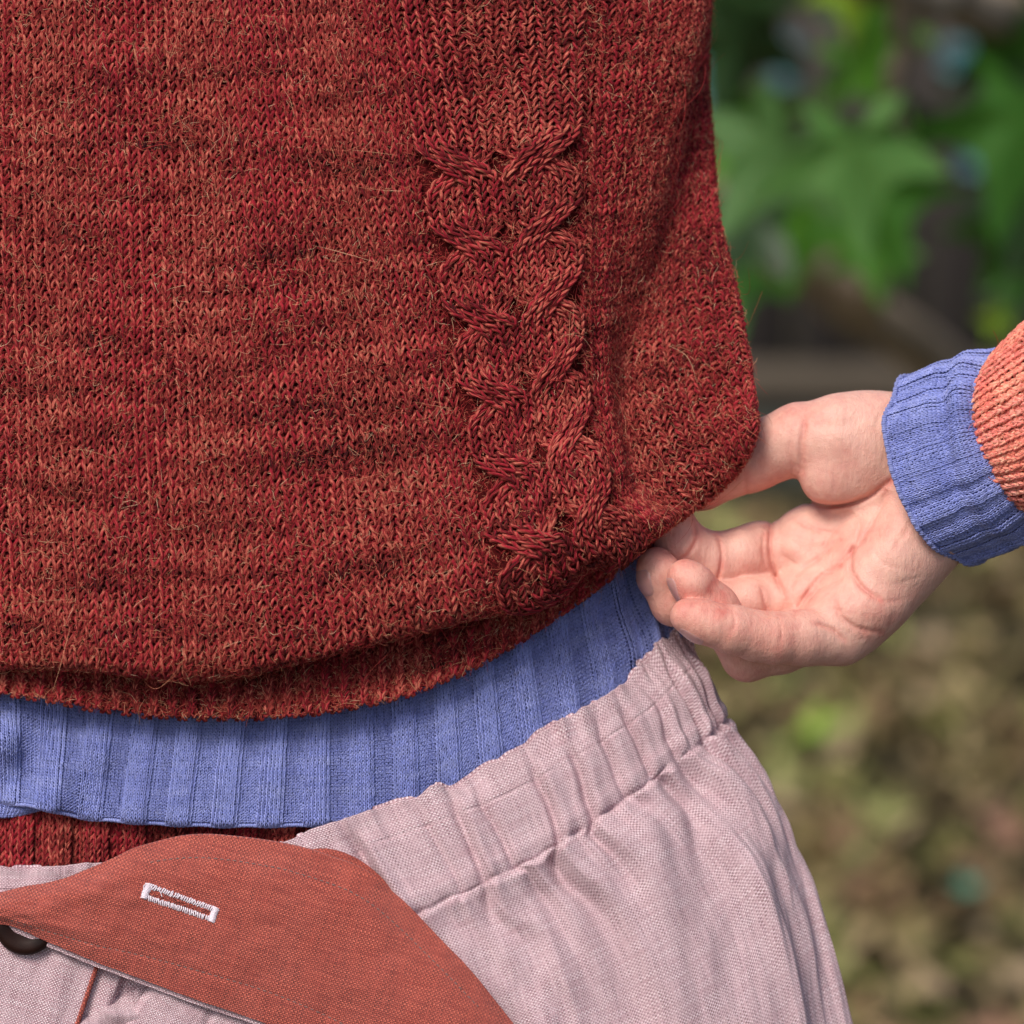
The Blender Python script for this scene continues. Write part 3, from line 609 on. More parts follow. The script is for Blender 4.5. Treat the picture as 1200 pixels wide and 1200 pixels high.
knit('cuff_stitch_rows', cuff, np.arange(0, nc), np.arange(0, nr), ang, lambda r: r/nr, M['blue'], cuffo, 2.1, .95, K=9, sides=4, colfn=cuff_rib,
     keep=lambda U, V: (U < 3.6) | (U > 5.9), flip=False)
Ue = np.linspace(0, 2*np.pi, 400, endpoint=False); pe = cuff.P(Ue, Ue*0+.004); ne = cuff.N(Ue, Ue*0+.02)
pe = pe+ne*(1.2*np.sin(Ue*90))[:, None]; pe = np.vstack([pe, pe[:1]]); ne = np.vstack([ne, ne[:1]])
v, f, th = tubes((pe+ne*1.6)[None], 3.0, ne[None], 7); part('cuff_edge', v, f, M['blue'], cuffo, uvs={'UVMap': np.stack([v[:, 1], v[:, 0]], 1), 'ring': np.stack([th, v[:, 1]*.5], 1)})
def sl_fn(U, V): return 2.5*vnoise(U*2, V*5, 4)+6*np.exp(-(V/.04)**2)*0
sleeve = Tube(88, 620, [100, 138, 150, 155, 160, 160], [104, 128, 138, 142, 146, 150], lambda U, V: -17*np.exp(-(V/.03)**2)+2.5*vnoise(U*2, V*6, 4), 30)
slo = tube_sheet('sweater_sleeve', sleeve, M['coral_back'], person, -6, 220, 80)
slo['label'] = 'coral ribbed sleeve pushed up over the blue cuff'
ncc = 132; nrr = 62
def sl_rib(C, R, rr): return 0*rr, np.where((C % 2) > .5, -2.4, 1.0)+0*rr
knit('sleeve_stitch_rows', sleeve, np.arange(0, ncc), np.arange(0, 34), lambda c: c/ncc*2*np.pi, lambda r: r*7.2/542, M['coral'], slo, 4.6, 2.1, K=11, sides=5, colfn=sl_rib, jit=.10,
     keep=lambda U, V: (U < 3.7) | (U > 5.8))
class TS: pass
fz = TS(); fz.P = lambda U, V: sleeve.P(U, V); fz.N = lambda U, V: sleeve.N(U, V)
fuzz('sleeve_wool_fibres', fz, (-.3, 3.4), (0, .4), 2500, M['fuzz'], slo, lmean=6, lift=2)

# ------------------------------------------------------------------ body: hand, wrist and forearm as one surface
H = 1.65
lo_ = np.array([728., 425, -40]); hi_ = np.array([1260., 815, 260])
nn_ = np.ceil((hi_-lo_)/H).astype(int)
gx, gy, gz = [(lo_[i]+H*np.arange(nn_[i])).astype(np.float32) for i in range(3)]
GX, GY, GZ = gx[:, None, None], gy[None, :, None], gz[None, None, :]
def cone(a, b, ra, rb, sq=None):
    a = np.array(a, np.float32); b = np.array(b, np.float32); ab = b-a
    px, py, pz = GX-a[0], GY-a[1], GZ-a[2]
    h = np.clip((px*ab[0]+py*ab[1]+pz*ab[2])/ab.dot(ab), 0, 1)
    return np.sqrt((px-h*ab[0])**2+(py-h*ab[1])**2+(pz-h*ab[2])**2)-(ra+(rb-ra)*h)
def ell(c, r, rot=0.):
    ca, sa = math.cos(rot), math.sin(rot); x, y, z = GX-c[0], GY-c[1], GZ-c[2]
    xx = x*ca+y*sa; yy = -x*sa+y*ca
    k = np.sqrt((xx/r[0])**2+(yy/r[1])**2+(z/r[2])**2); return (k-1)*min(r)*np.float32(1)
def smin(a, b, k):
    h = np.clip(.5+.5*(b-a)/k, 0, 1); return b+(a-b)*h-k*h*(1-h)
def chain(pts, k=7):
    d = None
    for (a, ra), (b, rb) in zip(pts[:-1], pts[1:]):
        q = cone(a, b, ra, rb); d = q if d is None else smin(d, q, k)
    return d
FING = {
 'thumb': [((985, 512, 92), 44), ((938, 514, 102), 41), ((880, 536, 118), 39), ((822, 566, 128), 31), ((800, 576, 130), 25)],
 'index': [((945, 655, 165), 42), ((890, 650, 150), 38), ((838, 660, 128), 35), ((800, 640, 108), 30), ((782, 600, 104), 26), ((778, 585, 104), 24)],
 'middle': [((945, 705, 132), 36), ((890, 706, 118), 31), ((843, 712, 104), 31), ((790, 706, 74), 27), ((772, 676, 66), 25), ((769, 664, 66), 23)],
 'ring': [((960, 738, 92), 36), ((915, 758, 88), 31), ((876, 768, 80), 30), ((838, 712, 40), 27), ((812, 686, 26), 25), ((803, 677, 24), 22)],
 'pinky': [((985, 745, 58), 36), ((940, 747, 36), 33), ((908, 748, 20), 30), ((858, 738, 4), 28.5), ((822, 728, -2), 25), ((806, 722, -4), 21)]}
hand = None
for nm in ('index', 'middle', 'ring', 'pinky'):
    q = chain(FING[nm]); hand = q if hand is None else smin(hand, q, 3.5)
# pads of the finger segments
for c, r in (((870, 652, 130), 33), ((877, 704, 102), 27), ((885, 748, 16), 27.5), ((838, 733, -5), 24), ((812, 684, 20), 23), ((778, 672, 62), 22)):
    hand = smin(hand, np.sqrt((GX-c[0])**2+(GY-c[1])**2+(GZ-c[2])**2)-r, 5)
palm = cone((1110, 530, 120), (955, 640, 165), 55, 45)
palm = smin(palm, cone((1105, 545, 115), (960, 690, 132), 58, 42), 26)
palm = smin(palm, cone((1105, 570, 110), (978, 722, 98), 60, 40), 26)
palm = smin(palm, cone((1105, 600, 100), (1000, 728, 66), 55, 42), 26)
palm = smin(palm, ell((1050, 655, 78), (92, 50, 52), -.85), 18)                 # heel below the little finger
palm = smin(palm, ell((1000, 716, 62), (62, 38, 42), -.2), 14)
palm = smin(palm, ell((945, 640, 145), (44, 46, 42), 0), 14)                    # mounds at the finger bases
palm = smin(palm, ell((948, 700, 112), (42, 34, 36), 0), 12)
then = smin(ell((1012, 526, 92), (74, 64, 46), -.28), cone((1085, 516, 112), (982, 508, 92), 54, 44), 18)
then = smin(then, ell((972, 560, 92), (30, 31, 32), 0), 24)
th_ = chain(FING['thumb'], 9)
then = smin(then, th_, 10)
palm = smin(palm, then, 14)
fore = cone((1100, 550, 116), tuple(AC+AX*170), 62, 66)
fore = smin(fore, cone((1092, 524, 116), tuple(AC+AX*120-AN*30), 62, 58), 20)
fore = smin(fore, cone((1095, 580, 108), tuple(AC+AX*120+AN*30), 60, 60), 20)
palm = smin(palm, fore, 24)
body_ = smin(palm, hand, 8)
CRL = []
def crease(pts, amp, w, zr=(-60, 300), n=60):
    global body_
    CRL.append((pts, amp)); w *= .72; amp *= .72
    p = line(np.array(pts, float), n)
    x0, x1 = p[:, 0].min()-3*w, p[:, 0].max()+3*w; y0, y1 = p[:, 1].min()-3*w, p[:, 1].max()+3*w
    ix = np.where((gx > x0) & (gx < x1))[0]; iy = np.where((gy > y0) & (gy < y1))[0]; iz = np.where((gz > zr[0]) & (gz < zr[1]))[0]
    X_, Y_ = np.meshgrid(gx[ix], gy[iy], indexing='ij')
    d2 = ((X_[..., None]-p[:, 0])**2+(Y_[..., None]-p[:, 1])**2); k = d2.argmin(-1); d2 = d2.min(-1)
    tp = np.sin(np.clip(k/(n-1), 0, 1)*np.pi)**.5
    g = amp*tp*np.exp(-d2/w**2); g = g-.05*amp*tp*np.exp(-d2/(w*2.6)**2)         # groove with raised lips
    body_[ix[0]:ix[-1]+1, iy[0]:iy[-1]+1, iz[0]:iz[-1]+1] += g[..., None].astype(np.float32)
crease([(930, 572), (950, 590), (985, 592), (1018, 582), (1050, 558)], 7, 4.2)          # thumb mound
crease([(1044, 562), (1030, 600), (1005, 640), (985, 662)], 3.2, 4)
crease([(985, 662), (960, 678), (940, 705), (930, 722)], 3.5, 4)
crease([(1000, 640), (998, 668), (1012, 690), (1032, 704)], 5, 3.6)
crease([(925, 690), (940, 668), (965, 650), (985, 632)], 2.6, 3.5)
crease([(930, 610), (960, 622), (985, 625)], 2, 3.2)
crease([(955, 730), (975, 738), (990, 752)], 4.5, 3)
crease([(978, 700), (985, 722), (1005, 736), (1035, 742)], 3, 4)
crease([(1075, 600), (1060, 625), (1045, 650)], 1.6, 5)
crease([(904, 605), (902, 640), (908, 672), (920, 700)], 7, 3.6, (60, 300))              # index base
crease([(898, 612), (894, 640), (897, 665)], 3, 2.6, (60, 300))
crease([(841, 628), (846, 650), (842, 676), (832, 690)], 6, 3, (60, 300))                # index middle joint
crease([(813, 612), (816, 632), (806, 650), (796, 656)], 4.5, 3, (60, 300))
crease([(891, 688), (896, 705), (901, 722)], 4.5, 2.6, (50, 300))
crease([(846, 696), (850, 708), (847, 724)], 5, 2.6, (50, 300))
crease([(838, 698), (842, 708), (840, 722)], 3, 2.2, (50, 300))
crease([(912, 722), (916, 742), (914, 760)], 2.0, 2.6, (-60, 60)); crease([(858, 712), (861, 730), (856, 745)], 1.8, 2.6, (-60, 60))
crease([(876, 548), (873, 562), (876, 582)], 2.4, 3, (0, 300)); crease([(944, 492), (940, 520), (940, 556)], 4, 5, (0, 300)); crease([(928, 505), (926, 530), (930, 555)], 2.0, 4, (0, 300))
crease([(1042, 470), (1030, 490), (1026, 505)], 1.5, 4)
for pts_, a_ in [([(1000, 600), (975, 625), (955, 660)], 1.4), ([(1020, 640), (1035, 660), (1060, 668)], 1.2), ([(960, 690), (985, 678), (1005, 655)], 1.6), ([(1010, 610), (1000, 640), (975, 672)], 1.5), ([(940, 640), (965, 640), (990, 632)], 1.1),
                 ([(955, 500), (985, 520), (1000, 545)], .8), ([(990, 480), (1010, 505), (1020, 535)], .7), ([(1060, 560), (1052, 590), (1040, 612)], 1.2), ([(1015, 690), (1040, 705), (1065, 700)], 1.0), ([(955, 718), (975, 714), (995, 720)], 1.4), ([(940, 700), (955, 690), (965, 676)], 1.3)]:
    crease(pts_, a_, 3.0)
BROAD = [([(1044, 575), (1022, 618), (1000, 652), (970, 688), (935, 715)], 5.5, 13), ([(1000, 600), (980, 628), (962, 668)], 3, 12), ([(1005, 700), (1020, 715), (1045, 722)], -2.5, 16),
         ([(1060, 600), (1050, 640), (1062, 680)], -3, 18), ([(950, 480), (975, 476), (1010, 470)], -2, 9), ([(948, 498), (980, 500), (1012, 492)], 1.8, 7), ([(915, 505), (900, 520), (895, 545)], -2, 11), ([(925, 655), (935, 640)], -3, 16)]
for pts_, a_, w_ in BROAD: crease(pts_, a_/.72, w_/.72); CRL.pop()
def surface_nets(v):
    s = v < 0; nx, ny, nz = v.shape
    c = np.zeros((nx-1, ny-1, nz-1), np.uint8)
    for i in (0, 1):
        for j in (0, 1):
            for k in (0, 1): c += s[i:nx-1+i, j:ny-1+j, k:nz-1+k]
    act = (c > 0) & (c < 8); idx = np.full(act.shape, -1, np.int64); A = np.argwhere(act); idx[act] = np.arange(len(A))
    acc = np.zeros((len(A), 3)); cnt = np.zeros(len(A))
    cor = [(i, j, k) for i in (0, 1) for j in (0, 1) for k in (0, 1)]
    for a in cor:
        for d in range(3):
            if a[d]: continue
            b_ = list(a); b_[d] = 1
            va = v[A[:, 0]+a[0], A[:, 1]+a[1], A[:, 2]+a[2]]; vb = v[A[:, 0]+b_[0], A[:, 1]+b_[1], A[:, 2]+b_[2]]
            m_ = (va < 0) != (vb < 0); tt = np.where(m_, va/(va-vb+1e-12*(~m_)), 0)
            q = np.array(a, float)[None]+np.eye(3)[d][None]*tt[:, None]; acc[m_] += q[m_]; cnt += m_
    P = A+acc/cnt[:, None]; F_ = []
    for d in range(3):
        e = [1, 2] if d == 0 else ([2, 0] if d == 1 else [0, 1])
        sl0 = [slice(None)]*3; sl1 = [slice(None)]*3; sl0[d] = slice(0, -1); sl1[d] = slice(1, None)
        a_, b_ = s[tuple(sl0)], s[tuple(sl1)]; E = np.argwhere(a_ != b_)
        E = E[(E[:, e[0]] > 0) & (E[:, e[1]] > 0) & (E[:, e[0]] < v.shape[e[0]]-1) & (E[:, e[1]] < v.shape[e[1]]-1)]
        o0 = np.zeros(3, int); o1 = o0.copy(); o1[e[0]] = 1; o2 = o0.copy(); o2[e[1]] = 1; o3 = o1+o2
        q = np.stack([idx[tuple((E-o).T)] for o in (o0, o1, o3, o2)], 1)
        fl = a_[tuple(E.T)]; q[~fl] = q[~fl][:, ::-1]; F_.append(q)
    return P, np.concatenate(F_)
hv_, hf_ = surface_nets(body_)
for it in range(2):                                             # light relaxation of the lattice steps
    acc = np.zeros_like(hv_); cnt = np.zeros(len(hv_))
    for i in range(4):
        np.add.at(acc, hf_[:, i], hv_[hf_[:, (i+1) % 4]]); np.add.at(cnt, hf_[:, i], 1)
    hv_ = hv_*.4+.6*acc/np.maximum(cnt, 1)[:, None]
hp = hv_*H+lo_
# where skin is rosier: finger ends, joints, palm rim
def near(c, r): return np.exp(-np.sum(((hp-np.array(c, float))/r)**2, 1))
flush = np.zeros(len(hp))
for nm, pts in FING.items():
    for i, (c, r) in enumerate(pts[-4:]): flush = np.maximum(flush, (.55+.15*i)*near(c, r*1.5))
flush = np.maximum(flush, .55*near((985, 560, 30), 55)); flush = np.maximum(flush, .35*near((1030, 720, 20), 45))
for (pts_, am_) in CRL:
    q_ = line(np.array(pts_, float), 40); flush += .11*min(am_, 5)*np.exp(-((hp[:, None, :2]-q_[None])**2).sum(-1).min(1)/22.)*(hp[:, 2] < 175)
flush = flush+.12*vnoise(hp[:, 0]*.03, hp[:, 1]*.03, 3)
nh = len(hp)
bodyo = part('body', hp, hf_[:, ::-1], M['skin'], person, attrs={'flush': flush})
def sdf_at(p):
    q = (p-lo_)/H; i = np.clip(np.floor(q).astype(int), 0, np.array(body_.shape)-2); f = np.clip(q-i, 0, 1); o = 0
    for a in (0, 1):
        for b_ in (0, 1):
            for c_ in (0, 1):
                o = o+body_[i[..., 0]+a, i[..., 1]+b_, i[..., 2]+c_]*(f[..., 0] if a else 1-f[..., 0])*(f[..., 1] if b_ else 1-f[..., 1])*(f[..., 2] if c_ else 1-f[..., 2])
    return o
def nail(tip, axis, up, w, l):
    """nail plate laid on the finger surface: tip = centre of the finger end, axis towards the tip, up = outward normal"""
    ax_ = np.array(axis, float); ax_ /= np.linalg.norm(ax_); up_ = np.array(up, float); up_ -= ax_*up_.dot(ax_); up_ /= np.linalg.norm(up_); sd_ = np.cross(ax_, up_)
    A_, B_ = np.meshgrid(np.linspace(-1, 1, 21), np.linspace(-1, 1, 19), indexing='ij')
    wid = w*np.sqrt(np.clip(1-.8*np.clip((np.abs(A_)-.35)/.65, 0, 1)**2.2, .05, 1))
    ang = B_*wid/22.0
    c0_ = np.array(tip, float)+(A_*l)[..., None]*ax_; dr = np.cos(ang)[..., None]*up_+np.sin(ang)[..., None]*sd_
    ed = np.minimum(1-np.abs(A_), 1-np.abs(B_)); lift_ = 1.3*np.clip(ed/.14, 0, 1)**.5-.9
    lo2 = np.full(A_.shape, 4.0); hi2 = np.full(A_.shape, 46.0)
    for _ in range(26):
        mid = (lo2+hi2)/2; ins = sdf_at(c0_+dr*mid[..., None]) < lift_; lo2 = np.where(ins, mid, lo2); hi2 = np.where(ins, hi2, mid)
    p = (c0_+dr*lo2[..., None]).reshape(-1, 3); return part('nail', p, grid_faces(21, 19), M['nail'], bodyo)
nail((809, 687, 27), (-4, -16, -3), (-.95, -.02, -.42), 13, 19)      # ring finger
nail((774, 680, 66), (-3, -16, 0), (-.85, .1, -.55), 14, 17)          # middle finger
nail((818, 726, -2), (-18, -8, -1), (-.35, .85, -.38), 10, 17)        # little finger

# ================================================================== THE GARDEN BEHIND
def gm(name, fn, rough=.9, spec=.2):
    m, b = new_mat(name, rough, spec); fn(b); return m
def rndobj():
    n = X.nt.nodes.new('ShaderNodeObjectInfo'); return X(n.outputs['Random'])
def g_ground(b):
    setc(b, ramp(noise(None, 9, 6, .65)*.6+noise(None, 60, 4)*.4, [(.3, (.022, .019, .010)), (.48, (.06, .05, .025)), (.6, (.10, .085, .045)), (.72, (.07, .085, .025))]))
    bump(b, noise(None, 40, 6), .03)
M['ground'] = gm('leafy soil', g_ground)
def g_wood(b):
    c = X.nt.nodes.new('ShaderNodeTexCoord'); mp = X.nt.nodes.new('ShaderNodeMapping'); mp.inputs['Scale'].default_value = (14, 14, 1.2)
    X.nt.links.new(c.outputs['Object'], mp.inputs[0]); n = noise(mp.outputs[0], 3, 5)
    setc(b, mix((rndobj()*.6+.1).clamp(), ramp(n, [(.3, (.06, .053, .050)), (.7, (.115, .10, .096))]), (.08, .068, .06))); bump(b, n, .004)
M['fence'] = gm('weathered grey boards', g_wood)
M['rail'] = gm('fence rail', lambda b: (setc(b, ramp(noise(None, 8, 4), [(.3, (.06, .05, .038)), (.7, (.10, .082, .062))]))))
M['concrete'] = gm('mossy concrete', lambda b: (setc(b, ramp(noise(None, 12, 5), [(.3, (.045, .052, .042)), (.7, (.085, .095, .08))])), bump(b, noise(None, 80, 4), .004)))
M['teal'] = gm('teal plastic', lambda b: setc(b, ramp(noise(None, 15, 3), [(.3, (.025, .11, .13)), (.7, (.05, .16, .18))])), .5, .3)
def g_bark(b):
    n = noise(None, 30, 6, .7); setc(b, ramp(n, [(.3, (.15, .115, .08)), (.55, (.34, .27, .19)), (.75, (.48, .41, .31))])); bump(b, n, .003)
M['bark'] = gm('bark', g_bark)
def g_leaf(stops):
    def fn(b):
        n = noise(None, 14, 3); setc(b, mix(((n-.5)*.8+.25).clamp(), ramp(rndobj(), stops), (.05, .08, .015)))
        b.inputs['Transmission Weight'].default_value = 0; b.inputs['Subsurface Weight'].default_value = .15; b.inputs['Subsurface Scale'].default_value = .004
    return fn
M['leaf'] = gm('green tree leaf', g_leaf([(0, (.008, .032, .012)), (.3, (.014, .065, .014)), (.5, (.035, .15, .012)), (.8, (.085, .26, .015)), (1, (.07, .15, .06))]), .5, .35)
M['leaf_y'] = gm('bright yellow green leaf', lambda b: setc(b, (.20, .33, .02)), .5, .3)
LIT = [(0, (.05, .038, .02)), (.14, (.26, .17, .09)), (.30, (.42, .29, .17)), (.44, (.19, .18, .05)), (.56, (.34, .33, .15)), (.7, (.48, .38, .24)), (.82, (.16, .21, .05)), (.92, (.38, .23, .16)), (1, (.24, .31, .08))]
LCOL = {'pale tan': (.44, .33, .20), 'brown': (.24, .15, .08), 'dark brown': (.08, .055, .03), 'olive green': (.20, .20, .06), 'yellowish green': (.30, .32, .11), 'russet': (.36, .20, .13)}
for k_, c_ in LCOL.items():
    M['litter '+k_] = gm(k_+' fallen leaf', lambda b: setc(b, mix(((noise(None, 30, 3)-.4)*.8+(rndobj()-.5)*.5+.1).clamp(), c_, (.06, .04, .02))), .7, .25)
M['litter_all'] = gm('leaf litter', lambda b: setc(b, ramp(noise(None, 16, 2)*.8+noise(None, 70, 2)*.2, [(.3, (.07, .05, .028)), (.42, (.24, .16, .08)), (.5, (.15, .15, .045)), (.58, (.36, .26, .15)), (.7, (.19, .21, .06))])), .8, .2)
M['green_litter'] = gm('fresh green fallen leaf', lambda b: setc(b, (.20, .34, .035)), .6, .3)
M['teal_bit'] = gm('teal scrap', lambda b: setc(b, (.02, .20, .13)), .4, .4)

def free(name, v, f, mat, loc, rot=(0, 0, 0), parent=None, smooth=True):
    o = link(name, mesh_np(name, v, np.asarray(f)), mat, parent); o.location = loc; o.rotation_euler = rot; return o
g = [(-60, -20, 0), (60, -20, 0), (60, 160, 0), (-60, 160, 0)]
N_ = 60; gx_ = np.concatenate([np.linspace(-80, -6, 12)[:-1], np.linspace(-6, 6, 80), np.linspace(6, 80, 12)[1:]]); gy_ = np.concatenate([np.linspace(-20, 1, 6)[:-1], np.linspace(1, 8, 60), np.linspace(8, 200, 14)[1:]])
YY, XX = np.meshgrid(gy_, gx_, indexing='ij'); ZZ = .02*vnoise(XX*2.2, YY*2.2, 4)*((abs(XX) < 6) & (YY < 8) & (YY > 1)); 
tag(free('ground', np.stack([XX, YY, ZZ], -1).reshape(-1, 3), grid_faces(len(gy_), len(gx_)), M['ground'], (0, 0, 0)), kind='structure')

def box(x0, x1, y0, y1, z0, z1, bev=.004):
    """box with bevelled long edges (profile in x,y)"""
    p = [(x0+bev, y0), (x1-bev, y0), (x1, y0+bev), (x1, y1-bev), (x1-bev, y1), (x0+bev, y1), (x0, y1-bev), (x0, y0+bev)]
    v = [(x, y, z0) for x, y in p]+[(x, y, z1) for x, y in p]
    f = [(i, (i+1) % 8, 8+(i+1) % 8, 8+i) for i in range(8)]
    for o in (0, 8): f += [(o, o+1, o+2, o+3), (o, o+3, o+4, o+5), (o, o+5, o+6, o+7)]
    f = [q if i < 11 else q for i, q in enumerate(f)]
    f[8:] = [(0, 7, 6, 5), (0, 5, 4, 3), (0, 3, 2, 1), (8, 9, 10, 11), (8, 11, 12, 13), (8, 13, 14, 15)]
    return v, f
# fence of upright boards on a concrete base
FY = 5.75
fence = bpy.data.objects.new('board_fence', None); COL.objects.link(fence); fence.location = (1.2, FY, 0)
tag(fence, 'weathered grey fence of upright boards behind the tree', 'fence')
def worldx(px, y): return (px-600)*S*(y/F)
def atY(px, py, Y):
    """world point on the pixel's ray at world distance Y"""
    d = FWD+np.array([(px-600)*S/F, 0, 0])+UPV*((600-py)*S/F); return CAM+d*(Y/d[1])
holes = [atY(920, 70, FY), atY(1122, 66, FY), atY(1140, 180, FY), atY(824, 95, FY), atY(1040, 110, FY)]
x = -1.3; k = 0
while x < 4.2:
    wdt = .125+.01*math.sin(k*2.1); top = 1.95+.03*math.sin(k*1.7); segs_ = [(.20, top)]
    for h in holes:
        if False:
            segs_ = [(.20, h[2]-.075), (h[2]+.075, top)]
    for z0, z1 in segs_:
        v, f = box(0, wdt, 0, .02+.004*(k % 3), 0, z1-z0)
        free('board', v, f, M['fence'], (x-1.2, .0, z0), (0, .006*math.sin(k), 0), fence)
    x += wdt+.008; k += 1
v, f = box(-2.6, 3.0, -.06, -.002, 0, .09, .008); free('rail', v, f, M['rail'], (0, 0, .20), (0, 0, 0), fence)
v, f = box(-2.6, 3.0, -.06, -.002, 0, .09, .008); free('rail', v, f, M['rail'], (0, 0, 1.55), (0, 0, 0), fence)
v, f = box(-2.6, 3.0, -.05, .05, 0, .18, .012); free('base_panel', v, f, M['concrete'], (0, 0, 0), (0, 0, 0), fence)
for (h, w_, h_), lb in zip([(holes[0], .026, .045), (holes[1], .034, .030), (holes[2], .028, .034), (holes[3], .035, .05)],
        ['teal plastic tag on the fence, upper left of the leaves', 'teal plastic tag on the fence below the top right branch', 'lowest teal plastic tag, on the bare grey boards at right', 'teal plastic tag seen close beside the sweater edge']):
    a_, b_ = np.meshgrid(np.linspace(-1, 1, 9), np.linspace(-1, 1, 9)); pv = np.stack([a_*w_*(1-.12*b_*b_), -.012*np.cos(a_*2)-.008*np.sin(b_*4), b_*h_*(1-.15*a_*a_)], -1).reshape(-1, 3)
    pv = np.vstack([pv, pv+[0, .004, 0]]); g_ = grid_faces(9, 9); o = free('plastic_tag', pv, np.vstack([g_, g_[:, ::-1]+81]), M['teal'], (h[0], FY-.03, h[2])); tag(o, lb, 'tag')

# maple-like leaf
def leaf_mesh(size=1., lobes=5, fold=.18, curl=.25, seed=0):
    r = random.Random(seed); pts = []
    tips = [(-128, .55), (-66, .86), (0, 1.0), (66, .86), (128, .55)]
    out = [(180, .12)]
    for i, (a, l_) in enumerate(tips):
        out += [(a-15, l_*.62), (a-9, l_*.74), (a-5, l_*.86), (a, l_*(1+.06*r.uniform(-1, 1))), (a+5, l_*.86), (a+9, l_*.74), (a+15, l_*.62)]
        if i < 4: out.append(((a+tips[i+1][0])/2, .40*(l_+tips[i+1][1])/1.6))
    v = [(0, 0, 0)]
    for rad_k in (.5, 1.):
        for a, l_ in out:
            a = math.radians(a); x_, y_ = math.sin(a)*l_*rad_k, math.cos(a)*l_*rad_k
            z_ = fold*abs(x_)*.8-curl*(x_*x_+y_*y_)+.05*math.sin(a*5+seed)*rad_k
            v.append((x_*size, y_*size, z_*size))
    k0 = len(v)
    for t_ in (0., .5, 1.):
        for q_ in range(3): v.append((.012*math.cos(q_*2.09)*size, (-.1-.62*t_)*size, (.012*math.sin(q_*2.09)+.12*t_*t_)*size))
    n_ = len(out); f3 = []
    for i in range(n_): j = (i+1) % n_; f3 += [(0, 1+j, 1+i, 1+i)]
    me = bpy.data.meshes.new('leaf'); fs_ = [(0, 1+i, 1+(i+1) % n_) for i in range(n_)]+[(1+i, 1+n_+i, 1+n_+(i+1) % n_, 1+(i+1) % n_) for i in range(n_)]
    fs_ += [(k0+3*a_+q_, k0+3*a_+(q_+1) % 3, k0+3*a_+3+(q_+1) % 3, k0+3*a_+3+q_) for a_ in (0, 1) for q_ in range(3)]
    me.from_pydata(v, [], fs_); me.update()
    for p in me.polygons: p.use_smooth = True
    return me
LM = [leaf_mesh(1, seed=i, fold=.1+.1*i, curl=.15+.1*(i % 3)) for i in range(5)]
for me in LM: me.materials.append(M['leaf'])
tree = bpy.data.objects.new('maple_tree', None); COL.objects.link(tree); tbase = atY(1330, 930, 4.0); tbase[2] = 0; tree.location = tbase
tag(tree, 'leaning tree with broad green lobed leaves in front of the fence', 'tree')
def limb(name, pts, rad_, n=40, par=tree):
    P = line(np.array(pts), n); P = P+.012*np.stack([vnoise(np.arange(n)*.4, np.zeros(n), q) for q in (1, 2, 3)], 1)
    R_ = np.interp(np.linspace(0, 1, n), np.linspace(0, 1, len(rad_)), rad_)
    v, f, _ = tubes((P-np.array(par.location))[None], R_[None], np.broadcast_to([0, -1., .2], (1, n, 3)), 12)
    return free(name, v, f, M['bark'], (0, 0, 0), (0, 0, 0), par)
limb('trunk', [tbase, atY(1290, 700, 3.9), atY(1215, 540, 3.6), atY(1100, 420, 3.2), atY(1000, 350, 3.0), atY(930, 300, 2.9), atY(830, 190, 2.9), atY(780, 60, 2.9), atY(740, -150, 3)], [.055, .042, .034, .030, .027, .024, .021, .018, .012])
limb('branch', [atY(1290, 130, 3.0), atY(1210, 35, 2.7), atY(1140, 0, 2.5), atY(1050, -20, 2.3), atY(900, -90, 2.2)], [.034, .028, .022, .018, .014])
limb('branch', [atY(1290, 720, 3.9), atY(1330, 420, 3.4), atY(1300, 160, 3.0), atY(1250, -100, 2.8)], [.04, .038, .035, .03])
limb('branch', [atY(1010, 355, 3.0), atY(1040, 250, 2.6), atY(1050, 150, 2.4), atY(1060, 60, 2.3), atY(1040, -60, 2.2)], [.016, .012, .010, .009, .007])
def add_leaf(px, py, Y, size, rot, mi=None, mat=None):
    p = atY(px, py, Y); me = LM[random.randrange(5)] if mi is None else LM[mi]
    if mat: me = me.copy(); me.materials.clear(); me.materials.append(mat)
    o = bpy.data.objects.new('leaf', me); COL.objects.link(o); o.parent = tree
    o.location = p-np.array(tree.location); o.scale = (size,)*3; o.rotation_euler = rot; return o
R_ = math.radians
# the leaf's length runs along local +Y; pitch it to hang down
def hang(yaw, droop, roll): return (Matrix.Rotation(R_(yaw), 4, 'Y') @ Matrix.Rotation(R_(-90+droop), 4, 'X') @ Matrix.Rotation(R_(roll), 4, 'Y')).to_euler()
for px, py, Y, s_, r_ in [(915, 165, 2.0, .085, hang(30, 20, 10)), (1000, 165, 1.95, .085, hang(-5, 5, -10)), (1020, 225, 2.15, .08, hang(-25, 10, 20)), (880, 250, 2.2, .075, hang(25, 10, 30)), (945, 250, 2.3, .075, hang(10, 15, 0)),
                          (862, 320, 2.4, .06, hang(0, 0, 0)), (1200, 130, 2.3, .11, hang(10, 10, 0)), (1198, 230, 2.4, .07, hang(0, 20, 30)), (868, 40, 2.4, .09, hang(15, 30, 0)), (1020, 285, 2.4, .055, hang(-10, 0, 0)),
                          (848, 150, 2.6, .07, hang(-10, 5, 0)), (1010, 60, 2.5, .08, hang(-35, 20, 0)), (1085, 140, 2.6, .07, hang(10, 40, 0)), (1180, 50, 2.6, .09, hang(-20, 30, 0)), (865, -10, 2.5, .09, hang(40, 20, 0)), (1188, 330, 2.8, .045, hang(0, 0, 0))]:
    add_leaf(px, py, Y, s_, r_)
add_leaf(1000, -22, 2.3, .05, hang(0, 10, 0), 1, M['leaf_y']); add_leaf(1172, 372, 2.8, .03, hang(20, 10, 0), 1, M['leaf_y'])
TEAL = [(920, 70), (1122, 66), (1140, 180), (824, 95), (1040, 110)]
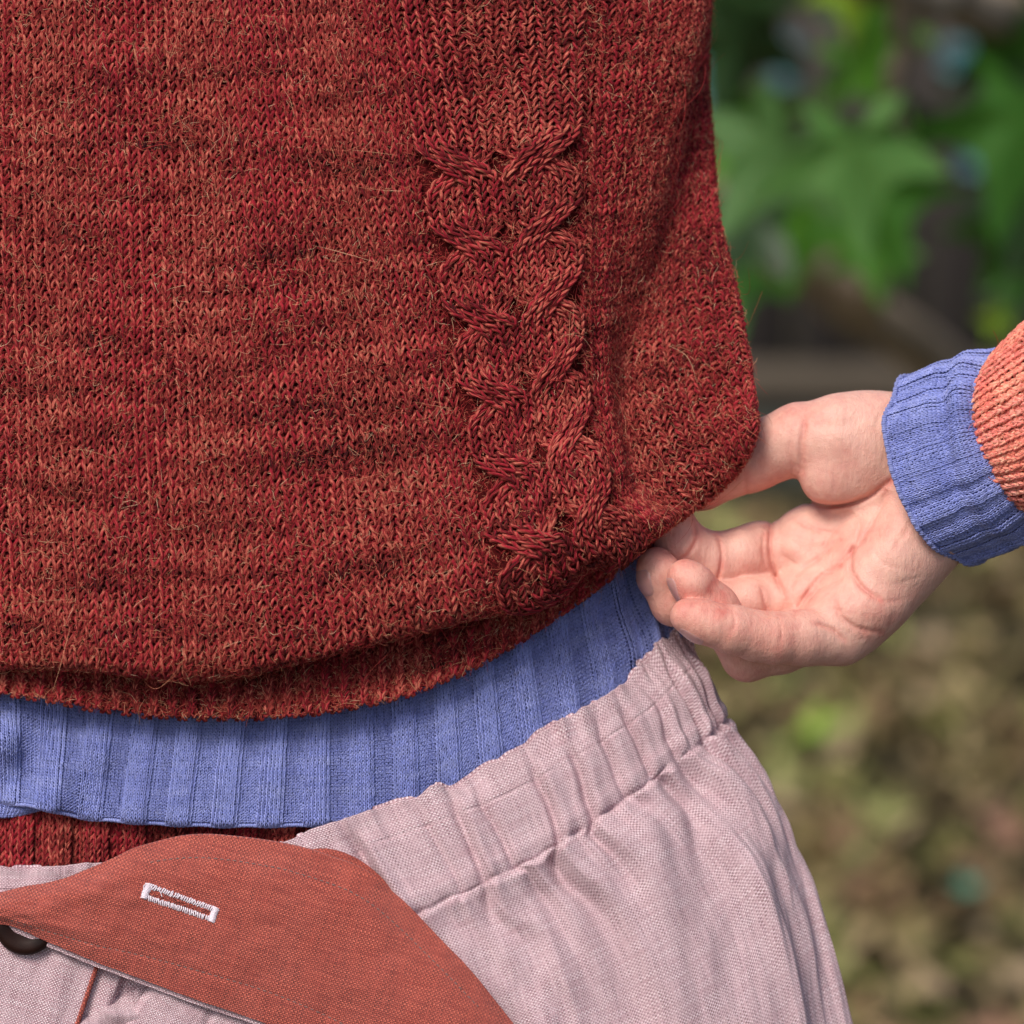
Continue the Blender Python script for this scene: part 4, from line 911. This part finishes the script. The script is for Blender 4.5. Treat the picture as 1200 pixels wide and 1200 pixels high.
for i in range(75):
    px = random.uniform(790, 1320); py = random.uniform(-180, 150)
    if i >= 60: px = random.choice([random.uniform(820, 890), random.uniform(1195, 1330)]); py = random.uniform(100, 300)
    rr_ = (random.uniform(2.4, 3.6), random.uniform(.05, .085), hang(random.uniform(-60, 60), random.uniform(0, 50), random.uniform(-40, 40)))
    if min(math.hypot(px-a_, py+22-b_) for a_, b_ in TEAL) < 66 or abs(py-(100+(px-860)*.25)) < -1: continue
    add_leaf(px, py, *rr_)

# leaf litter: single leaves near enough to tell apart, the rest as one mass
LL = [leaf_mesh(1, seed=i+20, fold=.35, curl=-.3+.3*(i % 3)) for i in range(4)]
LK = list(LCOL); LLC = {}
for k_ in LK:
    LLC[k_] = [me.copy() for me in LL]
    for me in LLC[k_]: me.materials.append(M['litter '+k_])
for i in range(240):
    Y = 2.7+2.8*random.random()**1.4; px = random.uniform(820, 1250); x_ = worldx(px, Y)
    k_ = random.choice(LK+['pale tan', 'brown', 'yellowish green']); o = bpy.data.objects.new('fallen_leaf', LLC[k_][i % 4]); COL.objects.link(o); s_ = random.uniform(.035, .08)
    o.location = (x_, Y, random.uniform(.02, .045)); o.scale = (s_,)*3; o.rotation_euler = (random.uniform(-.6, .6), random.uniform(-.6, .6), random.uniform(0, 6.28))
    tag(o, k_+' fallen leaf lying in the litter behind the person', 'leaf', k_+' fallen leaves on the ground')
def special(name, px, py, size, mat, label, cat):
    d = FWD+np.array([(px-600)*S/F, 0, 0])+UPV*((600-py)*S/F); p = CAM+d*((CAM[2]-.06)/-d[2])
    me = LL[1].copy(); me.materials.clear(); me.materials.append(mat); o = bpy.data.objects.new(name, me); COL.objects.link(o)
    o.location = p; o.scale = (size,)*3; o.rotation_euler = (.5, .1, random.uniform(0, 6)); tag(o, label, cat)
special('fresh_leaf', 938, 868, .085, M['green_litter'], 'bright green fallen leaf just right of the trousers', 'leaf')
special('fresh_leaf', 1090, 1185, .06, M['green_litter'], 'light green fallen leaf at the bottom edge of the photo', 'leaf')
special('plastic_scrap', 1132, 1042, .03, M['teal_bit'], 'small teal scrap lying in the brown leaves', 'litter')
vb = np.array([v.co[:] for v in LL[0].vertices]); fb = [tuple(p.vertices) for p in LL[0].polygons]; fb = np.array([q if len(q) == 4 else q+(q[2],) for q in fb])
fb3 = np.array([q for p in LL[0].polygons for q in ([tuple(p.vertices)] if len(p.vertices) == 3 else [(p.vertices[0], p.vertices[1], p.vertices[2]), (p.vertices[0], p.vertices[2], p.vertices[3])])])
n_ = 5000; Y = 1.6+4.1*RNG.random(n_); xs = RNG.uniform(-1.5, 3.2, n_); sz = RNG.uniform(.02, .06, n_); an = RNG.uniform(0, 6.28, n_); tx, ty = RNG.normal(0, .35, n_), RNG.normal(0, .35, n_)
vx = vb[None, :, 0]*np.cos(an)[:, None]-vb[None, :, 1]*np.sin(an)[:, None]; vy = vb[None, :, 0]*np.sin(an)[:, None]+vb[None, :, 1]*np.cos(an)[:, None]
vz = vb[None, :, 2]+vx*tx[:, None]+vy*ty[:, None]
P = np.stack([vx*sz[:, None]+xs[:, None], vy*sz[:, None]+Y[:, None], vz*sz[:, None]+RNG.uniform(.01, .03, n_)[:, None]], -1).reshape(-1, 3)
Fc = (fb3[None]+(np.arange(n_)*len(vb))[:, None, None]).reshape(-1, 3)
tag(free('leaf_litter', P, Fc, M['litter_all'], (0, 0, 0)), kind='stuff')
